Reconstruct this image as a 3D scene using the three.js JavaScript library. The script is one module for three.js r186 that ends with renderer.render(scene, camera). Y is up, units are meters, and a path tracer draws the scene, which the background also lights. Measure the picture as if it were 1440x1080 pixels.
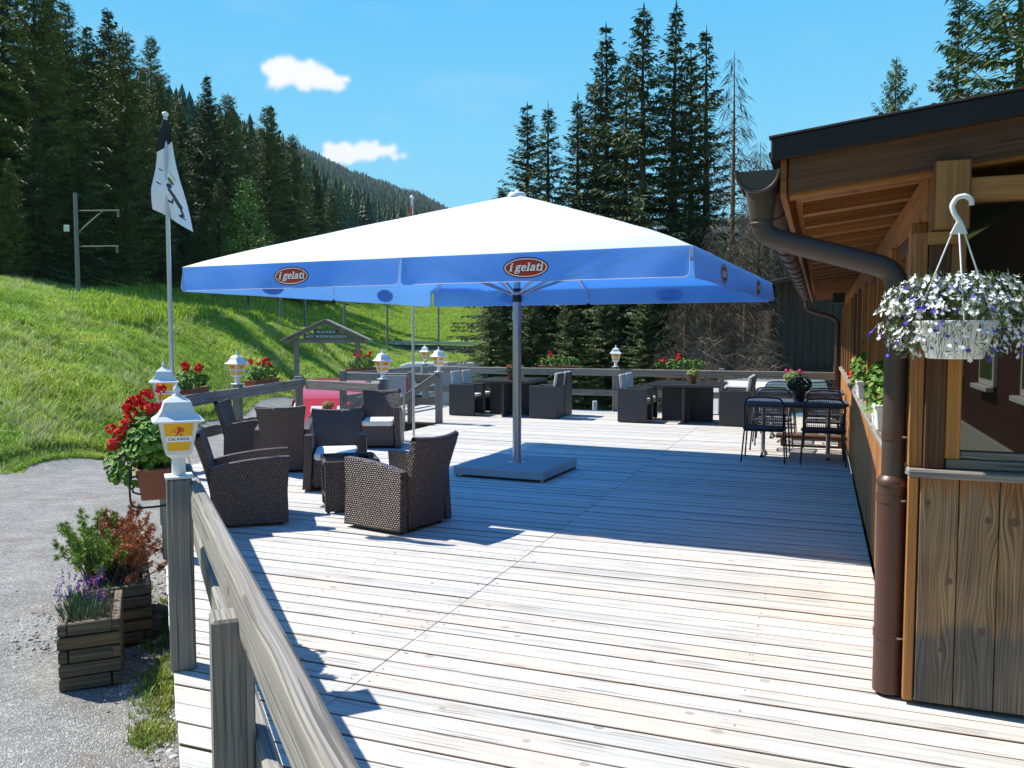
import * as THREE from 'three';
import { mergeGeometries } from 'three/addons/utils/BufferGeometryUtils.js';
import { RoundedBoxGeometry } from 'three/addons/geometries/RoundedBoxGeometry.js';

// ───────────────────────── camera, sky, sun, exposure ─────────────────────────
const EYE = 1.66, FPX = 1160, YAW = THREE.MathUtils.degToRad(20.5), PITCH = Math.atan(70 / FPX);
const scene = new THREE.Scene();
const camera = new THREE.PerspectiveCamera(2 * THREE.MathUtils.radToDeg(Math.atan(540 / FPX)), 4 / 3, 0.05, 6000);
camera.position.set(0, EYE, 0);
camera.rotation.order = 'YXZ';
camera.rotation.set(-PITCH, YAW, 0);
camera.updateMatrixWorld();

const EXPOSURE = 1.75;
const renderer = new THREE.WebGLRenderer({ antialias: true });
renderer.toneMapping = THREE.LinearToneMapping;
renderer.toneMappingExposure = EXPOSURE;
renderer.shadowMap.enabled = true;

const SUN = new THREE.Vector3(-0.80, 1, -0.05).normalize();
const sun = new THREE.DirectionalLight(new THREE.Color(1, 0.955, 0.87), 4.8);
sun.position.copy(SUN).multiplyScalar(60).add(new THREE.Vector3(-4, 0, -12));
sun.target.position.set(-4, 0, -12);
sun.castShadow = true;
sun.shadow.mapSize.set(4096, 4096);
Object.assign(sun.shadow.camera, { left: -45, right: 45, top: 45, bottom: -45, near: 1, far: 160 });
scene.add(sun, sun.target);

// seeded randoms and periodic value noise
function rng(seed) { let a = seed >>> 0; return () => { a = (a + 0x6D2B79F5) | 0; let t = Math.imul(a ^ (a >>> 15), 1 | a); t = (t + Math.imul(t ^ (t >>> 7), 61 | t)) ^ t; return ((t ^ (t >>> 14)) >>> 0) / 4294967296; }; }
const hash = (x, y, s) => { let h = Math.imul(x, 374761393) + Math.imul(y, 668265263) + Math.imul(s, 982451653); h = Math.imul(h ^ (h >>> 13), 1274126177); h ^= h >>> 16; return (h >>> 0) / 4294967296; };
function pn(x, y, px, py, s) {                       // value noise, repeats every px, py cells
  const xi = Math.floor(x), yi = Math.floor(y); let fx = x - xi, fy = y - yi; fx = fx * fx * (3 - 2 * fx); fy = fy * fy * (3 - 2 * fy);
  const x0 = ((xi % px) + px) % px, x1 = (x0 + 1) % px, y0 = ((yi % py) + py) % py, y1 = (y0 + 1) % py;
  const a = hash(x0, y0, s), b = hash(x1, y0, s), c = hash(x0, y1, s), d = hash(x1, y1, s);
  return a + (b - a) * fx + (c - a) * fy + (a - b - c + d) * fx * fy;
}
const BIG = 1 << 20;
const fbm = (x, y, s, o = 4) => { let v = 0, a = 0.5, n = 0; for (let i = 0; i < o; i++) { v += a * pn(x, y, BIG, BIG, s + i); n += a; a *= 0.5; x *= 2.03; y *= 2.03; } return v / n; };
const clamp = (x, a = 0, b = 1) => Math.min(b, Math.max(a, x));
const sstep = (a, b, x) => { const t = clamp((x - a) / (b - a)); return t * t * (3 - 2 * t); };
const lerp = (a, b, t) => a + (b - a) * t;
const s2l = (c) => { c /= 255; return c <= 0.04045 ? c / 12.92 : ((c + 0.055) / 1.055) ** 2.4; };
const l2s = (c) => { c = clamp(c); return 255 * (c <= 0.0031308 ? 12.92 * c : 1.055 * c ** (1 / 2.4) - 0.055); };

// photo pixels (1440 x 1080) to directions and to points on known planes
const FW = new THREE.Vector3(0, 0, -1).applyQuaternion(camera.quaternion), RT = new THREE.Vector3(1, 0, 0).applyQuaternion(camera.quaternion), UPV = new THREE.Vector3(0, 1, 0).applyQuaternion(camera.quaternion);
const dirOf = (x, y) => FW.clone().multiplyScalar(FPX).addScaledVector(RT, x - 720).addScaledVector(UPV, 540 - y);
const G = (x, y, h = 0) => { const d = dirOf(x, y); return d.multiplyScalar((h - EYE) / d.y).add(camera.position); };      // on the level h
const AZ = (x, y, z) => { const d = dirOf(x, y); return d.multiplyScalar(z / d.z).add(camera.position); };                 // on the plane z
const FLAT = new THREE.Vector3(-Math.sin(YAW), 0, -Math.cos(YAW));
const AK = (px, k) => new THREE.Vector3().addScaledVector(FLAT, k).addScaledVector(RT, (px - 720) / FPX * k);              // on the ground plan, k metres ahead
const hAt = (pix, k) => EYE + (470 - pix) / FPX * k;

{ // the sky: clear alpine blue, paler towards the horizon, two small fair-weather clouds
  const W = 2048, Hh = 1024, d = new Float32Array(W * Hh * 4);
  const stops = [[-90, 96, 120, 90], [-2, 150, 190, 215], [0, 170, 232, 254], [8, 132, 224, 255], [14, 106, 212, 255], [24, 74, 192, 253], [45, 50, 138, 228], [90, 30, 92, 188]].map((s) => [s[0], ...s.slice(1).map(s2l)]);
  const cl = [[385, 100, 15, 17, 3], [404, 97, 22, 20, 3], [430, 102, 28, 21, 3], [450, 106, 26, 17, 3], [470, 113, 26, 10, 3], [487, 113, 12, 7, 3], [468, 222, 22, 7, 3], [488, 213, 24, 15, 3], [515, 214, 30, 16, 3], [541, 214, 24, 10, 3]].map(([x, y, rx, ry, s]) => { const v = dirOf(x, y).normalize(); return { az: Math.atan2(v.z, v.x), el: Math.asin(v.y), rx: rx / FPX * 1.0, ry: ry / FPX * 1.0, s }; });
  for (let j = 0; j < Hh; j++) for (let i = 0; i < W; i++) {
    const az = ((i + 0.5) / W - 0.5) * 2 * Math.PI, el = ((j + 0.5) / Hh - 0.5) * Math.PI, e = el * 180 / Math.PI;
    let k = 0; while (k < stops.length - 2 && e > stops[k + 1][0]) k++;
    const t = clamp((e - stops[k][0]) / (stops[k + 1][0] - stops[k][0])); let c = [1, 2, 3].map((q) => lerp(stops[k][q], stops[k + 1][q], t));
    if (e > 5 && e < 30) {
      let m = -9; for (const q of cl) { let da = az - q.az; da = Math.atan2(Math.sin(da), Math.cos(da)) * Math.cos(q.el); m = Math.max(m, 1 - Math.hypot(da / q.rx, (el - q.el) / q.ry)); }
      if (m > -1) { const n = fbm(az * 75, el * 95, 71, 4), a = sstep(-0.02, 0.3, m + (n - 0.5) * 1.7); c = c.map((v, q) => lerp(v, [1.08, 1.08, 1.1][q], a)); }
      const wisp = sstep(0.62, 0.9, fbm(az * 9, el * 22, 31, 5)) * 0.10; c = c.map((v) => lerp(v, 0.95, wisp));
    }
    const o = (j * W + i) * 4; d[o] = c[0] / EXPOSURE; d[o + 1] = c[1] / EXPOSURE; d[o + 2] = c[2] / EXPOSURE; d[o + 3] = 1;
  }
  const t = new THREE.DataTexture(d, W, Hh, THREE.RGBAFormat, THREE.FloatType); t.mapping = THREE.EquirectangularReflectionMapping; t.magFilter = THREE.LinearFilter; t.minFilter = THREE.LinearFilter; t.needsUpdate = true;
  scene.background = t; scene.environment = t;
}
scene.fog = new THREE.FogExp2(new THREE.Color(0.72, 0.84, 1.0), 0.0001);

// ───────────────────────── object helpers ─────────────────────────
const used = {};
const numbered = (n) => { const k = used[n] = (used[n] ?? -1) + 1; return k ? n + '_' + String(k).padStart(3, '0') : n; };
function tag(o, label, category, group, kind) { o.userData = { label, category }; if (group) o.userData.group = group; if (kind) o.userData.kind = kind; return o; }
function thing(name, label, category, p = [0, 0, 0], turn = 0, group) { const o = new THREE.Group(); o.name = numbered(name); scene.add(o); o.position.set(p[0], p[1], p[2]); o.rotation.y = turn; return tag(o, label, category, group); }
function part(parent, name, geo, mat) { const m = new THREE.Mesh(geo, mat); m.name = name; parent.add(m); return m; }
function solo(name, geo, mat, label, category, group) { const m = new THREE.Mesh(geo, mat); m.name = numbered(name); scene.add(m); return tag(m, label, category, group); }
function structure(name, geo, mat, label) { const m = new THREE.Mesh(geo, mat); m.name = numbered(name); scene.add(m); m.userData = { kind: 'structure', label }; return m; }
function copy(o, label, group) { const c = o.clone(); c.name = numbered(o.name.replace(/_\d{3}$/, '')); c.userData = { ...o.userData }; if (label) c.userData.label = label; if (group) c.userData.group = group; scene.add(c); return c; }

// chamfered box, grain along x, uv in metres with an offset of its own
let uvSeed = 1;
function cbox(sx, sy, sz, c = 0.004, grain = 'x') {
  const r = rng(977 * uvSeed++), uo = r() * 8, vo = r() * 4; c = Math.min(c, sx / 3, sy / 3, sz / 3);
  const hx = sx / 2, hy = sy / 2, hz = sz / 2, P = [];
  const v = (i, j, k, ax) => [i * (ax === 0 ? hx : hx - c), j * (ax === 1 ? hy : hy - c), k * (ax === 2 ? hz : hz - c)];
  const tri = (a, b, d) => P.push(a, b, d), quad = (a, b, d, e) => { tri(a, b, d); tri(a, d, e); };
  for (const s of [-1, 1]) {
    const f = (q) => (s > 0 ? quad(...q) : quad(...q.reverse()));
    f([v(s, -1, -1, 0), v(s, 1, -1, 0), v(s, 1, 1, 0), v(s, -1, 1, 0)]);
    f([v(-1, s, -1, 1), v(-1, s, 1, 1), v(1, s, 1, 1), v(1, s, -1, 1)]);
    f([v(-1, -1, s, 2), v(1, -1, s, 2), v(1, 1, s, 2), v(-1, 1, s, 2)]);
  }
  for (const a of [-1, 1]) for (const b of [-1, 1]) {
    const f = (q) => (a * b > 0 ? quad(...q) : quad(...q.reverse()));
    f([v(a, b, 1, 0), v(a, b, -1, 0), v(a, b, -1, 1), v(a, b, 1, 1)]);
    f([v(1, a, b, 1), v(-1, a, b, 1), v(-1, a, b, 2), v(1, a, b, 2)]);
    f([v(a, 1, b, 2), v(a, -1, b, 2), v(a, -1, b, 0), v(a, 1, b, 0)]);
    for (const d of [-1, 1]) { const q = [v(a, b, d, 0), v(a, b, d, 1), v(a, b, d, 2)]; a * b * d > 0 ? tri(...q) : tri(q[2], q[1], q[0]); }
  }
  const pos = [], uv = [], gi = 'xyz'.indexOf(grain), others = [0, 1, 2].filter((q) => q !== gi);
  for (let i = 0; i < P.length; i += 3) {
    const [A, B, C] = P.slice(i, i + 3), n = [0, 1, 2].map((q) => { const a = (q + 1) % 3, b = (q + 2) % 3; return Math.abs((B[a] - A[a]) * (C[b] - A[b]) - (B[b] - A[b]) * (C[a] - A[a])); });
    const dom = n.indexOf(Math.max(...n));
    for (const p of [A, B, C]) { pos.push(...p); if (dom === gi) uv.push(p[others[0]] + uo, p[others[1]] + vo); else { const o = others.find((q) => q !== dom); uv.push(p[gi] + uo, p[o] + vo + dom * 0.37); } }
  }
  const g = new THREE.BufferGeometry(); g.setAttribute('position', new THREE.Float32BufferAttribute(pos, 3)); g.setAttribute('uv', new THREE.Float32BufferAttribute(uv, 2)); g.computeVertexNormals(); return g;
}
// box between two corners
const box = (x0, x1, y0, y1, z0, z1, c = 0.004, grain) => cbox(x1 - x0, y1 - y0, z1 - z0, c, grain ?? (x1 - x0 >= y1 - y0 && x1 - x0 >= z1 - z0 ? 'x' : y1 - y0 >= z1 - z0 ? 'y' : 'z')).translate((x0 + x1) / 2, (y0 + y1) / 2, (z0 + z1) / 2);
// beam from p to q, w wide (level), h high
function beamGeo(p, q, w, h, c = 0.006) {
  const d = q.clone().sub(p), L = d.length(), X = d.normalize(), Z = new THREE.Vector3().crossVectors(X, Math.abs(X.y) > 0.95 ? new THREE.Vector3(0, 0, 1) : new THREE.Vector3(0, 1, 0)).normalize(), Y = new THREE.Vector3().crossVectors(Z, X);
  return cbox(L, h, w, c).applyMatrix4(new THREE.Matrix4().makeBasis(X, Y, Z).setPosition(p.clone().add(q).multiplyScalar(0.5)));
}
const tube = (pts, r, n = 12, rs = 8, closed = false) => new THREE.TubeGeometry(new THREE.CatmullRomCurve3(pts.map((p) => (p.isVector3 ? p : new THREE.Vector3(...p))), closed, 'catmullrom', 0.3), n, r, rs, closed);
const rod = (a, b, r, rs = 8, r2 = r) => { const A = a.isVector3 ? a : new THREE.Vector3(...a), B = b.isVector3 ? b : new THREE.Vector3(...b), d = B.clone().sub(A); const g = new THREE.CylinderGeometry(r2, r, d.length(), rs); g.applyQuaternion(new THREE.Quaternion().setFromUnitVectors(new THREE.Vector3(0, 1, 0), d.clone().normalize())); const m = A.add(B).multiplyScalar(0.5); return g.translate(m.x, m.y, m.z); };
const merge = (l) => mergeGeometries(l.map((g) => { const q = g.index ? g.toNonIndexed() : g; for (const k of Object.keys(q.attributes)) if (!['position', 'normal', 'uv', 'color'].includes(k)) q.deleteAttribute(k); return q; }));
const V = (x, y, z) => new THREE.Vector3(x, y, z);

// ───────────────────────── procedural textures ─────────────────────────
function dataTex(w, h, f, srgb, rep) {
  const d = new Uint8Array(w * h * 4);
  for (let j = 0; j < h; j++) for (let i = 0; i < w; i++) { const c = f(i, j), o = (j * w + i) * 4; d[o] = c[0]; d[o + 1] = c[1]; d[o + 2] = c[2]; d[o + 3] = 255; }
  const t = new THREE.DataTexture(d, w, h); t.wrapS = t.wrapT = THREE.RepeatWrapping; t.magFilter = THREE.LinearFilter; t.minFilter = THREE.LinearMipmapLinearFilter; t.generateMipmaps = true; if (srgb) t.colorSpace = THREE.SRGBColorSpace; if (rep) t.repeat.set(...rep); t.needsUpdate = true; return t;
}
// wood: L x W metres, grain along u; colours are linear
function wood({ w = 1024, h = 512, L = 4, W = 1, dark, light, warm, warmAmt = 0.3, seed = 1, knots = 14, crack = 0.9, contrast = 1, bump = 0.002, rough = 0.85, knotCol = [0.05, 0.03, 0.02] }) {
  const r = rng(seed * 7919), K = []; for (let i = 0; i < knots; i++) K.push([r() * L, r() * W, 0.009 + r() * 0.014]);
  const hgt = new Float32Array(w * h), col = new Float32Array(w * h * 3);
  const nu = (f) => Math.max(1, Math.round(f * L)), nv = (f) => Math.max(1, Math.round(f * W));
  const A = nu(0.75), B = nv(150), C = nu(3), D = nv(420), E = nu(0.5), F = nv(14), Gg = nu(2.6), I = nv(190), J = nu(1.5), M = nv(5);
  for (let j = 0; j < h; j++) for (let i = 0; i < w; i++) {
    const u = i / w * L, v = j / h * W; let f = v + (pn(u / L * C, v / W * M * 2, C, M * 2, seed + 40) - 0.5) * 0.012, kn = 0, ring = 0;
    for (const [ku, kv, kr] of K) { let du = u - ku, dv = v - kv; du -= Math.round(du / L) * L; dv -= Math.round(dv / W) * W; const d2 = (du * 0.42) ** 2 + dv * dv; if (d2 > 40 * kr * kr) continue; f -= dv * 0.75 * Math.exp(-d2 / (5 * kr * kr)); const dd = Math.hypot(du * 0.8, dv) / kr; if (dd < 1.25) { kn = Math.max(kn, 1 - sstep(0.85, 1.2, dd)); ring = Math.sin(dd * 14); } }
    const s1 = pn(u / L * A, f / W * B, A, B, seed), s2 = pn(u / L * C, f / W * D, C, D, seed + 1), br = pn(u / L * E, f / W * F, E, F, seed + 2), wp = pn(u / L * J, v / W * M, J, M, seed + 3);
    const ck = sstep(crack, crack + 0.06, pn(u / L * Gg, f / W * I, Gg, I, seed + 4)) * (0.4 + 0.6 * s2);
    const t = clamp(0.5 + contrast * ((s1 - 0.5) * 0.55 + (s2 - 0.5) * 0.75 + (br - 0.5) * 0.32)), wm = warmAmt * sstep(0.5, 0.85, wp);
    const o = j * w + i; hgt[o] = clamp(0.55 + (s1 - 0.5) * 0.35 + (s2 - 0.5) * 0.4 - ck * 0.5 + kn * 0.1);
    for (let q = 0; q < 3; q++) { let c = lerp(dark[q], light[q], t); c = lerp(c, warm[q] * (0.6 + 0.5 * t), wm); c *= 1 - 0.72 * ck; c = lerp(c, knotCol[q] * (1.3 + 0.5 * ring), kn * 0.85); col[o * 3 + q] = c; }
  }
  const rep = [1 / L, 1 / W];
  return new THREE.MeshStandardMaterial({ map: dataTex(w, h, (i, j) => { const o = (j * w + i) * 3; return [l2s(col[o]), l2s(col[o + 1]), l2s(col[o + 2])]; }, true, rep), bumpMap: dataTex(w, h, (i, j) => { const q = hgt[j * w + i] * 255; return [q, q, q]; }, false, rep), bumpScale: bump, roughness: rough });
}
const tinted = (m, r, g = r, b = r) => { const c = m.clone(); c.color = new THREE.Color().setRGB(r, g, b); return c; };
const std = (r, g, b, rough = 0.8, o = {}) => new THREE.MeshStandardMaterial({ color: new THREE.Color().setRGB(r, g, b), roughness: rough, ...o });
const phys = (r, g, b, rough = 0.8, o = {}) => new THREE.MeshPhysicalMaterial({ color: new THREE.Color().setRGB(r, g, b), roughness: rough, ...o });

const M = {};
M.deck = wood({ w: 2048, h: 512, dark: [0.38, 0.37, 0.352], light: [0.66, 0.648, 0.62], warm: [0.70, 0.59, 0.47], warmAmt: 0.4, seed: 3, knots: 7, crack: 0.81, contrast: 0.85, bump: 0.003, rough: 0.8, knotCol: [0.26, 0.235, 0.21] });
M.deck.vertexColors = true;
M.deckTones = [1, 0.93, 1.04, 0.97, 0.9].map((t, i) => tinted(M.deck, t, t * (i % 2 ? 0.985 : 1), t * (i % 2 ? 0.96 : 1)));
M.rail = wood({ w: 2048, h: 1024, dark: [0.24, 0.228, 0.21], light: [0.56, 0.54, 0.505], warm: [0.36, 0.31, 0.25], warmAmt: 0.35, seed: 11, knots: 12, crack: 0.74, contrast: 0.8, bump: 0.003, knotCol: [0.08, 0.06, 0.05] });
M.railTones = [0.66, 0.60, 0.63].map((t) => tinted(M.rail, t, t * 0.965, t * 0.92));
M.orange = wood({ dark: [0.19, 0.064, 0.014], light: [0.54, 0.235, 0.055], warm: [0.60, 0.27, 0.06], warmAmt: 0.4, seed: 17, knots: 10, crack: 0.93, contrast: 0.9, rough: 0.62, bump: 0.0015, knotCol: [0.12, 0.04, 0.015] });
M.orangeTones = [1, 0.85, 0.7, 0.92].map((t) => tinted(M.orange, t));
M.brown = wood({ dark: [0.035, 0.014, 0.006], light: [0.125, 0.054, 0.022], warm: [0.17, 0.075, 0.027], warmAmt: 0.5, seed: 23, knots: 12, crack: 0.9, contrast: 1, bump: 0.002, knotCol: [0.03, 0.015, 0.01] });
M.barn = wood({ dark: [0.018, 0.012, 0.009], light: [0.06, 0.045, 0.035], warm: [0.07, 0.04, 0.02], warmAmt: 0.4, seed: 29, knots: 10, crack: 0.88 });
M.planter = wood({ dark: [0.05, 0.037, 0.023], light: [0.19, 0.15, 0.105], warm: [0.24, 0.155, 0.065], warmAmt: 0.6, seed: 37, knots: 10, crack: 0.84, contrast: 1.2, bump: 0.003 });

{ // the weathered cladding on the end of the building: each 0.155 m board has its own grain and knots; tan above, grey below with a ragged tide mark
  const w = 1024, h = 1024, LW = 1.24, LH = 1.1, hg = new Float32Array(w * h), cl = new Float32Array(w * h * 3), r = rng(91);
  const kn = []; for (let b = 0; b < 8; b++) for (let i = 0; i < (b > 2 ? 2 : 0); i++) kn.push([b, 0.02 + r() * 0.115, 0.12 + r() * 0.85, 0.009 + r() * 0.007]);
  for (const [b, x, y, s] of [[0, 0.03, 0.92, 0.012], [0, 0.125, 0.58, 0.013], [0, 0.10, 0.27, 0.012], [1, 0.11, 0.86, 0.013], [1, 0.10, 0.37, 0.015], [2, 0.055, 0.86, 0.017]]) kn.push([b, x, y, s]);
  for (let j = 0; j < h; j++) for (let i = 0; i < w; i++) {
    const X = i / w * LW, Y = j / h * LH, b = Math.floor(X / 0.155), x = X - b * 0.155; let f = x + (fbm(Y * 2.2, b * 9 + x * 5, 5, 2) - 0.5) * 0.05, k = 0, rg = 0;
    for (const [kb, kx, ky, ks] of kn) { if (kb !== b) continue; const dx = x - kx, dy = Y - ky, d2 = dx * dx + (dy * 0.4) ** 2; if (d2 > 60 * ks * ks) continue; f -= dx * 0.9 * Math.exp(-d2 / (11 * ks * ks)); const dd = Math.hypot(dx, dy * 0.85) / ks; if (dd < 1.3) { k = Math.max(k, 1 - sstep(0.8, 1.15, dd)); rg = Math.sin(dd * 12); } }
    const ring = Math.abs(((f * 70 + fbm(Y * 1.3, f * 9 + b * 17, 8, 2) * 5) % 1 + 1) % 1 - 0.5) * 2, s2 = fbm(f * 420 + b * 50, Y * 3.5, 9, 2), bl = fbm(X * 6, Y * 4, 12, 3);
    const grey = sstep(-0.05, 0.05, 0.36 + (fbm(X * 26, 3 + b, 14, 3) - 0.5) * 0.16 - Y) * 0.8 + 0.12 * bl + 0.3 * sstep(0.45, 0.7, fbm(X * 9 + b * 3, Y * 2.2, 15, 3)), top = sstep(0.93, 1.03, Y + (fbm(X * 30, 2, 16, 3) - 0.5) * 0.22);
    const t = clamp(0.46 + (s2 - 0.5) * 0.9 + (ring - 0.5) * 0.32 + (bl - 0.5) * 0.6), o = j * w + i, g = clamp(grey);
    for (let q = 0; q < 3; q++) { let c = lerp([0.12, 0.060, 0.026][q], [0.50, 0.31, 0.155][q], t); c = lerp(c, lerp([0.045, 0.039, 0.033][q], [0.19, 0.168, 0.143][q], t), g); c = lerp(c, lerp([0.12, 0.042, 0.015][q], [0.40, 0.18, 0.065][q], t), top * 0.85); c = lerp(c, [0.10, 0.055, 0.035][q] * (1.15 + 0.6 * rg), k * 0.9); cl[o * 3 + q] = c; }
    hg[o] = clamp(0.5 + (s2 - 0.5) * 0.5 + (ring - 0.5) * 0.3);
  }
  const rep = [1 / LW, 1 / LH];
  M.panel = new THREE.MeshStandardMaterial({ map: dataTex(w, h, (i, j) => { const o = (j * w + i) * 3; return [l2s(cl[o]), l2s(cl[o + 1]), l2s(cl[o + 2])]; }, true, rep), bumpMap: dataTex(w, h, (i, j) => { const q = hg[j * w + i] * 255; return [q, q, q]; }, false, rep), bumpScale: 0.002, roughness: 0.8 });
}
// woven plastic rattan: strands 27 x 16 mm in a brick weave
function wicker(c, gap, rough) {
  const w = 256, h = 256, nx = 8, ny = 13, r = rng(5), tone = Array.from({ length: nx * ny * 2 }, () => 0.75 + r() * 0.5);
  const cell = (i, j) => { const y = j / h * ny, row = Math.floor(y), x = i / w * nx + (row % 2) * 0.5, cx = Math.floor(x) % nx, fx = x - Math.floor(x), fy = y - row; const hx = Math.sin(Math.PI * fx), hy = Math.sin(Math.PI * fy); return [Math.pow(hx, 0.55) * Math.pow(hy, 0.45), tone[row * nx + cx]]; };
  const rep = [1 / 0.22, 1 / 0.224];
  return new THREE.MeshStandardMaterial({ map: dataTex(w, h, (i, j) => { const [q, t] = cell(i, j), k = sstep(0.3, 0.62, q); return c.map((v, n) => l2s(lerp(gap[n], v * t, k))); }, true, rep), bumpMap: dataTex(w, h, (i, j) => { const q = cell(i, j)[0] * 255; return [q, q, q]; }, false, rep), bumpScale: 0.006, roughness: rough });
}
M.wicker = wicker([0.125, 0.082, 0.066], [0.006, 0.004, 0.003], 0.36);
M.wickerGrey = wicker([0.062, 0.062, 0.066], [0.010, 0.010, 0.011], 0.45);
M.cushion = std(0.70, 0.68, 0.64, 0.95); M.cushionGrey = std(0.42, 0.42, 0.43, 0.95);
M.white = std(0.74, 0.74, 0.74, 0.4); M.whitePlastic = std(0.78, 0.78, 0.76, 0.45);
M.steel = std(0.42, 0.42, 0.44, 0.35, { metalness: 0.8 }); M.dark = std(0.018, 0.018, 0.02, 0.5); M.iron = std(0.03, 0.031, 0.035, 0.4, { metalness: 0.5 });
M.alu = std(0.52, 0.53, 0.56, 0.36, { metalness: 0.85 });
M.copper = std(0.085, 0.040, 0.030, 0.42, { metalness: 0.25 }); M.gutter = std(0.070, 0.050, 0.042, 0.45, { metalness: 0.3 });
M.terracotta = std(0.30, 0.105, 0.06, 0.85); M.soil = std(0.045, 0.03, 0.02, 1);
M.roofEdge = std(0.009, 0.009, 0.011, 0.8); M.concrete = std(0.42, 0.41, 0.38, 0.9);
M.leaf = std(0.075, 0.17, 0.022, 0.6, { side: THREE.DoubleSide }); M.leafDark = std(0.03, 0.075, 0.015, 0.65, { side: THREE.DoubleSide });
M.redFlower = std(0.62, 0.008, 0.012, 0.7, { side: THREE.DoubleSide }); M.glassDark = phys(0.02, 0.022, 0.025, 0.04, { ior: 1.6 });
M.tableGlass = phys(0.012, 0.014, 0.014, 0.05, { ior: 1.5 });
M.vcol = new THREE.MeshStandardMaterial({ vertexColors: true, roughness: 0.8, side: THREE.DoubleSide });

function canvasTex(w, h, draw) { const c = document.createElement('canvas'); c.width = w; c.height = h; draw(c.getContext('2d'), w, h); const t = new THREE.CanvasTexture(c); t.colorSpace = THREE.SRGBColorSpace; t.anisotropy = 8; return t; }

// triangles with colours, gathered into one geometry
class Soup {
  constructor() { this.p = []; this.c = []; }
  tri(a, b, d, k) { this.p.push(a.x, a.y, a.z, b.x, b.y, b.z, d.x, d.y, d.z); for (let i = 0; i < 3; i++) this.c.push(k[0], k[1], k[2]); }
  leaf(o, dir, side, len, wid, k, droop = 0) { const m = o.clone().addScaledVector(dir, len * 0.5), e = o.clone().addScaledVector(dir, len); e.y -= droop * len; m.y -= droop * len * 0.2; const a = m.clone().addScaledVector(side, wid / 2), b = m.clone().addScaledVector(side, -wid / 2); this.tri(o, a, e, k); this.tri(o, e, b, k); }
  geo() { const g = new THREE.BufferGeometry(); g.setAttribute('position', new THREE.Float32BufferAttribute(this.p, 3)); g.setAttribute('color', new THREE.Float32BufferAttribute(this.c, 3)); g.computeVertexNormals(); return g; }
}
const rdir = (r) => { const z = r() * 2 - 1, a = r() * 6.283, s = Math.sqrt(1 - z * z); return V(s * Math.cos(a), z, s * Math.sin(a)); };
// ───────────────────────── terrain: yard, bank, hillside, far mountain ─────────────────────────
// heights along bearings seen from the terrace: [metres ahead, height from the elevation angle]
const yardH = (r) => { const T = [[0, -0.42], [3, -0.42], [8, -0.62], [14, -0.95], [20, -1.38], [30, -1.5], [400, -1.5]]; let i = 0; while (i < T.length - 2 && r > T[i + 1][0]) i++; return lerp(T[i][1], T[i + 1][1], clamp((r - T[i][0]) / (T[i + 1][0] - T[i][0]))); };
const COLS = [];
function col(px, rb, list) { const th = Math.atan((px - 720) / FPX), c = Math.cos(th), pts = []; for (const k of [0.01, 3, 8, 14, 20, 30, 45]) if (k < rb) pts.push([k / c, yardH(k)]); pts.push([rb / c, yardH(rb)]); for (const [k, pix] of list) pts.push([k / c, hAt(pix, k)]); COLS.push({ th, rb: rb / c, pts }); }
function colH(deg, rb, list) { const pts = [[0.01, -0.42], [3, -0.42]]; for (const k of [8, 14, 20, 30]) if (k < rb) pts.push([k, yardH(k)]); pts.push([rb, yardH(rb)], ...list); COLS.push({ th: deg * Math.PI / 180, rb, pts }); }
colH(-180, 40, [[60, -1], [400, 20], [2500, 300]]);
colH(-110, 22, [[40, 6], [60, 14], [200, 80], [2500, 500]]);
colH(-75, 15, [[24, 2.2], [30, 5], [60, 16], [150, 60], [400, 180], [2500, 700]]);
col(-400, 14, [[21, 440], [27, 402], [31, 400], [36, 388], [60, 335], [120, 235], [300, 150], [900, 110], [2500, 110]]);
col(0, 16, [[24, 475], [32, 414], [36, 411], [42, 398], [60, 365], [120, 280], [300, 190], [900, 130], [2500, 130]]);
col(160, 19.5, [[28, 497], [37, 432], [41, 430], [48, 420], [62, 392], [90, 350], [150, 285], [300, 225], [1200, 150], [2600, 160]]);
col(250, 24, [[33, 503], [42, 438], [47, 437], [54, 431], [70, 402], [95, 365], [150, 308], [320, 250], [1500, 160], [2600, 175]]);
col(330, 30, [[38, 508], [47, 449], [52, 448], [60, 441], [80, 412], [110, 380], [170, 330], [360, 275], [1600, 190], [2600, 210]]);
col(430, 40, [[48, 515], [57, 468], [62, 467], [72, 461], [95, 432], [130, 402], [200, 360], [420, 312], [1700, 228], [2600, 250]]);
col(500, 52, [[60, 515], [68, 486], [74, 485], [90, 475], [115, 450], [150, 425], [220, 388], [460, 338], [1800, 257], [2600, 280]]);
col(580, 62, [[70, 508], [80, 497], [90, 493], [110, 480], [140, 456], [180, 432], [260, 400], [520, 355], [1900, 284], [2600, 310]]);
col(650, 70, [[80, 505], [90, 498], [100, 491], [130, 470], [160, 453], [210, 433], [300, 410], [600, 368], [2000, 314], [2600, 335]]);
col(720, 75, [[90, 500], [110, 491], [150, 478], [220, 465], [350, 445], [800, 400], [2200, 345]]);
col(850, 70, [[100, 500], [200, 487], [500, 440], [1200, 400], [2400, 335]]);
col(1030, 70, [[100, 500], [200, 487], [500, 440], [1200, 395], [2400, 312]]);
col(1300, 70, [[100, 500], [200, 480], [500, 420], [1200, 360], [2400, 290]]);
colH(60, 60, [[100, 2], [400, 60], [2500, 500]]);
colH(120, 60, [[100, 0], [400, 30], [2500, 400]]);
colH(180, 40, [[60, -1], [400, 20], [2500, 300]]);
function colIdx(th) { let i = 0; while (i < COLS.length - 2 && th > COLS[i + 1].th) i++; return [i, clamp((th - COLS[i].th) / (COLS[i + 1].th - COLS[i].th))]; }
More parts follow.
